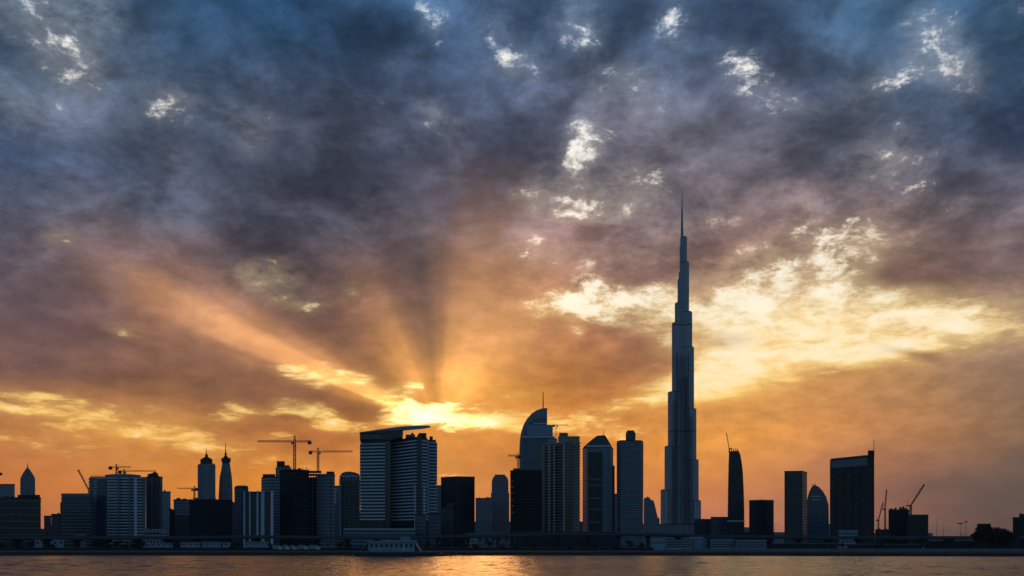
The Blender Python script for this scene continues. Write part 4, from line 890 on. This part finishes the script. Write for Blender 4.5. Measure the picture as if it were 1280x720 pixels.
for i, (px, lab) in enumerate(((30,'lamp post on the elevated road before the dark office block'),(262,'lamp post on the elevated road before the black half-built block'),(418,'lamp post on the elevated road left of the slanted-roof tower'),(600,'lamp post on the elevated road between black slab and domed tower'),(808,'lamp post on the elevated road left of the tallest tower'),(932,'lamp post on the elevated road below the curved unfinished tower'),(972,'lamp post on the elevated road left of the plain slab'),(1090,'lamp post on the elevated road right of the broad dark block'),(1185,'lamp post on the elevated road left of the floodlight mast'))):
    zt = lz(vy(px), YV)+.5; rt = root('street_lamp', (PX(px,YV), YV+7, GL+zt-.8), lab, 'street lamp', 'lamps on the elevated road')
    bm = bmesh.new(); bar(bm, (0,0,0), (0,0,8.5), .13, 6, .08); link('pole', bm, MT['steel'], rt)
    for s in (-1, 1):
        bm = bmesh.new(); bar(bm, (0,0,8.4), (s*1.8,0,8.9), .06, 5); link('arm', bm, MT['steel'], rt)
        bm = bmesh.new(); box(bm, min(s*1.7,s*2.6), max(s*1.7,s*2.6), -.15, .15, 8.82, 8.98); link('lamp_head', bm, MT['steel'], rt)

# ================================================================== trees
def tree_proto(name, h, r, seed, n=620, squash=.75):
    rnd = random.Random(seed); rt = root(name, (0,0,GL), 'x', 'tree')
    bm = bmesh.new(); top = h-r*.9
    bar(bm, (0,0,0), (.1,0,top*.6), .28, 7, .2); ends = []
    for k in range(6):
        a = 6.2832*k/6+rnd.uniform(-.4,.4); e = (r*.62*math.cos(a), r*.62*math.sin(a), top+rnd.uniform(-.2,.6)*r)
        bar(bm, (.1,0,top*.55), e, .13, 5, .05); ends.append(e)
    ends.append((0,0,top+r*.5))
    link('trunk', bm, MT['bark'], rt)
    bm = bmesh.new()
    cl = []
    for e in ends:
        for q in range(3): cl.append((e[0]+rnd.gauss(0,r*.22), e[1]+rnd.gauss(0,r*.22), e[2]+rnd.gauss(0,r*.2), r*rnd.uniform(.2,.42)))
    for i in range(n):
        c = rnd.choice(cl); d = Vector((rnd.gauss(0,1), rnd.gauss(0,1), rnd.gauss(0,1)*squash)).normalized()*c[3]*rnd.random()**.4
        p = Vector(c[:3])+d; s = rnd.uniform(.14,.3); nrm = Vector((rnd.gauss(0,1), rnd.gauss(0,1), rnd.gauss(0,1)+.4)).normalized(); t1 = nrm.orthogonal().normalized(); t2 = nrm.cross(t1)
        v = [bm.verts.new(p+t1*s*a+t2*s*b) for a, b in ((-1,-.6),(0,-1),(1,-.2),(.5,.9),(-.7,.7))]; bm.faces.new(v)
    me = link('crown', bm, MT['leaf'], rt); return rt
protos = [tree_proto('tree', 6.4, 3.0, 1), tree_proto('tree', 5.2, 3.4, 5, squash=.6), tree_proto('tree', 7.6, 2.8, 9)]
used = set()
def plant(k, px, Y, s, label, group, rz):
    p = protos[k]
    if k not in used: used.add(k); r_ = p
    else:
        r_ = p.copy(); C.objects.link(r_)
        for ch in list(p.children): c = ch.copy(); C.objects.link(c); c.parent = r_
    r_.location = (PX(px,Y), Y, GL); r_.scale = (s,s,s); r_.rotation_euler = (0,0,rz); meta(r_, label, 'tree', group)
rr = random.Random(4)
for i, (px, py, lab) in enumerate(((1229,652.6,'round tree above the flat-roofed building near the right edge'),(1238,654,'small round tree, second in the clump near the right edge'),(1243.5,652.2,'middle tree of the clump near the right edge'),(1250,656.5,'low tree right of the middle of the right-hand clump'),(1254.5,653.6,'reddish-dark tree towards the right end of the clump'),(1261,656.6,'last tree of the clump before the dark edge building'))):
    Y = 560+rr.uniform(-8,8); hgt = [6.9,6.2,8.2][i%3]; s = (PZ(py,Y)-GL)/hgt*.93; plant(i%3, px, Y, s, lab, 'clump of trees near the right edge', rr.uniform(0,6))
G = 'dark bushy trees along the left half of the bank'
for i, px in enumerate((5,22,40,58,66,118,128,136,148,157,170,178,220,291,296,301,339)):
    plant(i%3, px+rr.uniform(-1,1), 530+rr.uniform(0,25), rr.uniform(.62,.95), 'dark bushy tree on the left half of the far bank', G, rr.uniform(0,6))
G2 = 'dark bushy trees along the right half of the bank'
for i, px in enumerate((536,547,562,580,596,612,628,644,668,694,712,728,744,771,786,802,962,1052,1098,1158,1176,1215)):
    plant(i%3, px+rr.uniform(-1,1), 530+rr.uniform(0,25), rr.uniform(.55,.85), 'dark bushy tree on the right half of the far bank', G2, rr.uniform(0,6))
for i,px in enumerate((426,434)): plant(i, px, 560, .8, 'dark bushy tree on the bank beside the barge\'s left end', 'trees at the barge', rr.uniform(0,6))

# ================================================================== air
m = bpy.data.materials.new('evening haze'); m.use_nodes = True; tt = m.node_tree; tt.nodes.clear()
pv = tt.nodes.new('ShaderNodeVolumePrincipled'); om = tt.nodes.new('ShaderNodeOutputMaterial'); tt.links.new(pv.outputs[0], om.inputs['Volume'])
pv.inputs['Density'].default_value = 4e-5; pv.inputs['Color'].default_value = (.62,.78,1.0,1); pv.inputs['Anisotropy'].default_value = .0
bm = bmesh.new(); box(bm, -2300, 2300, -60, 2700, -2.2, 860)
meta(link('haze', bm, m), kind='stuff')
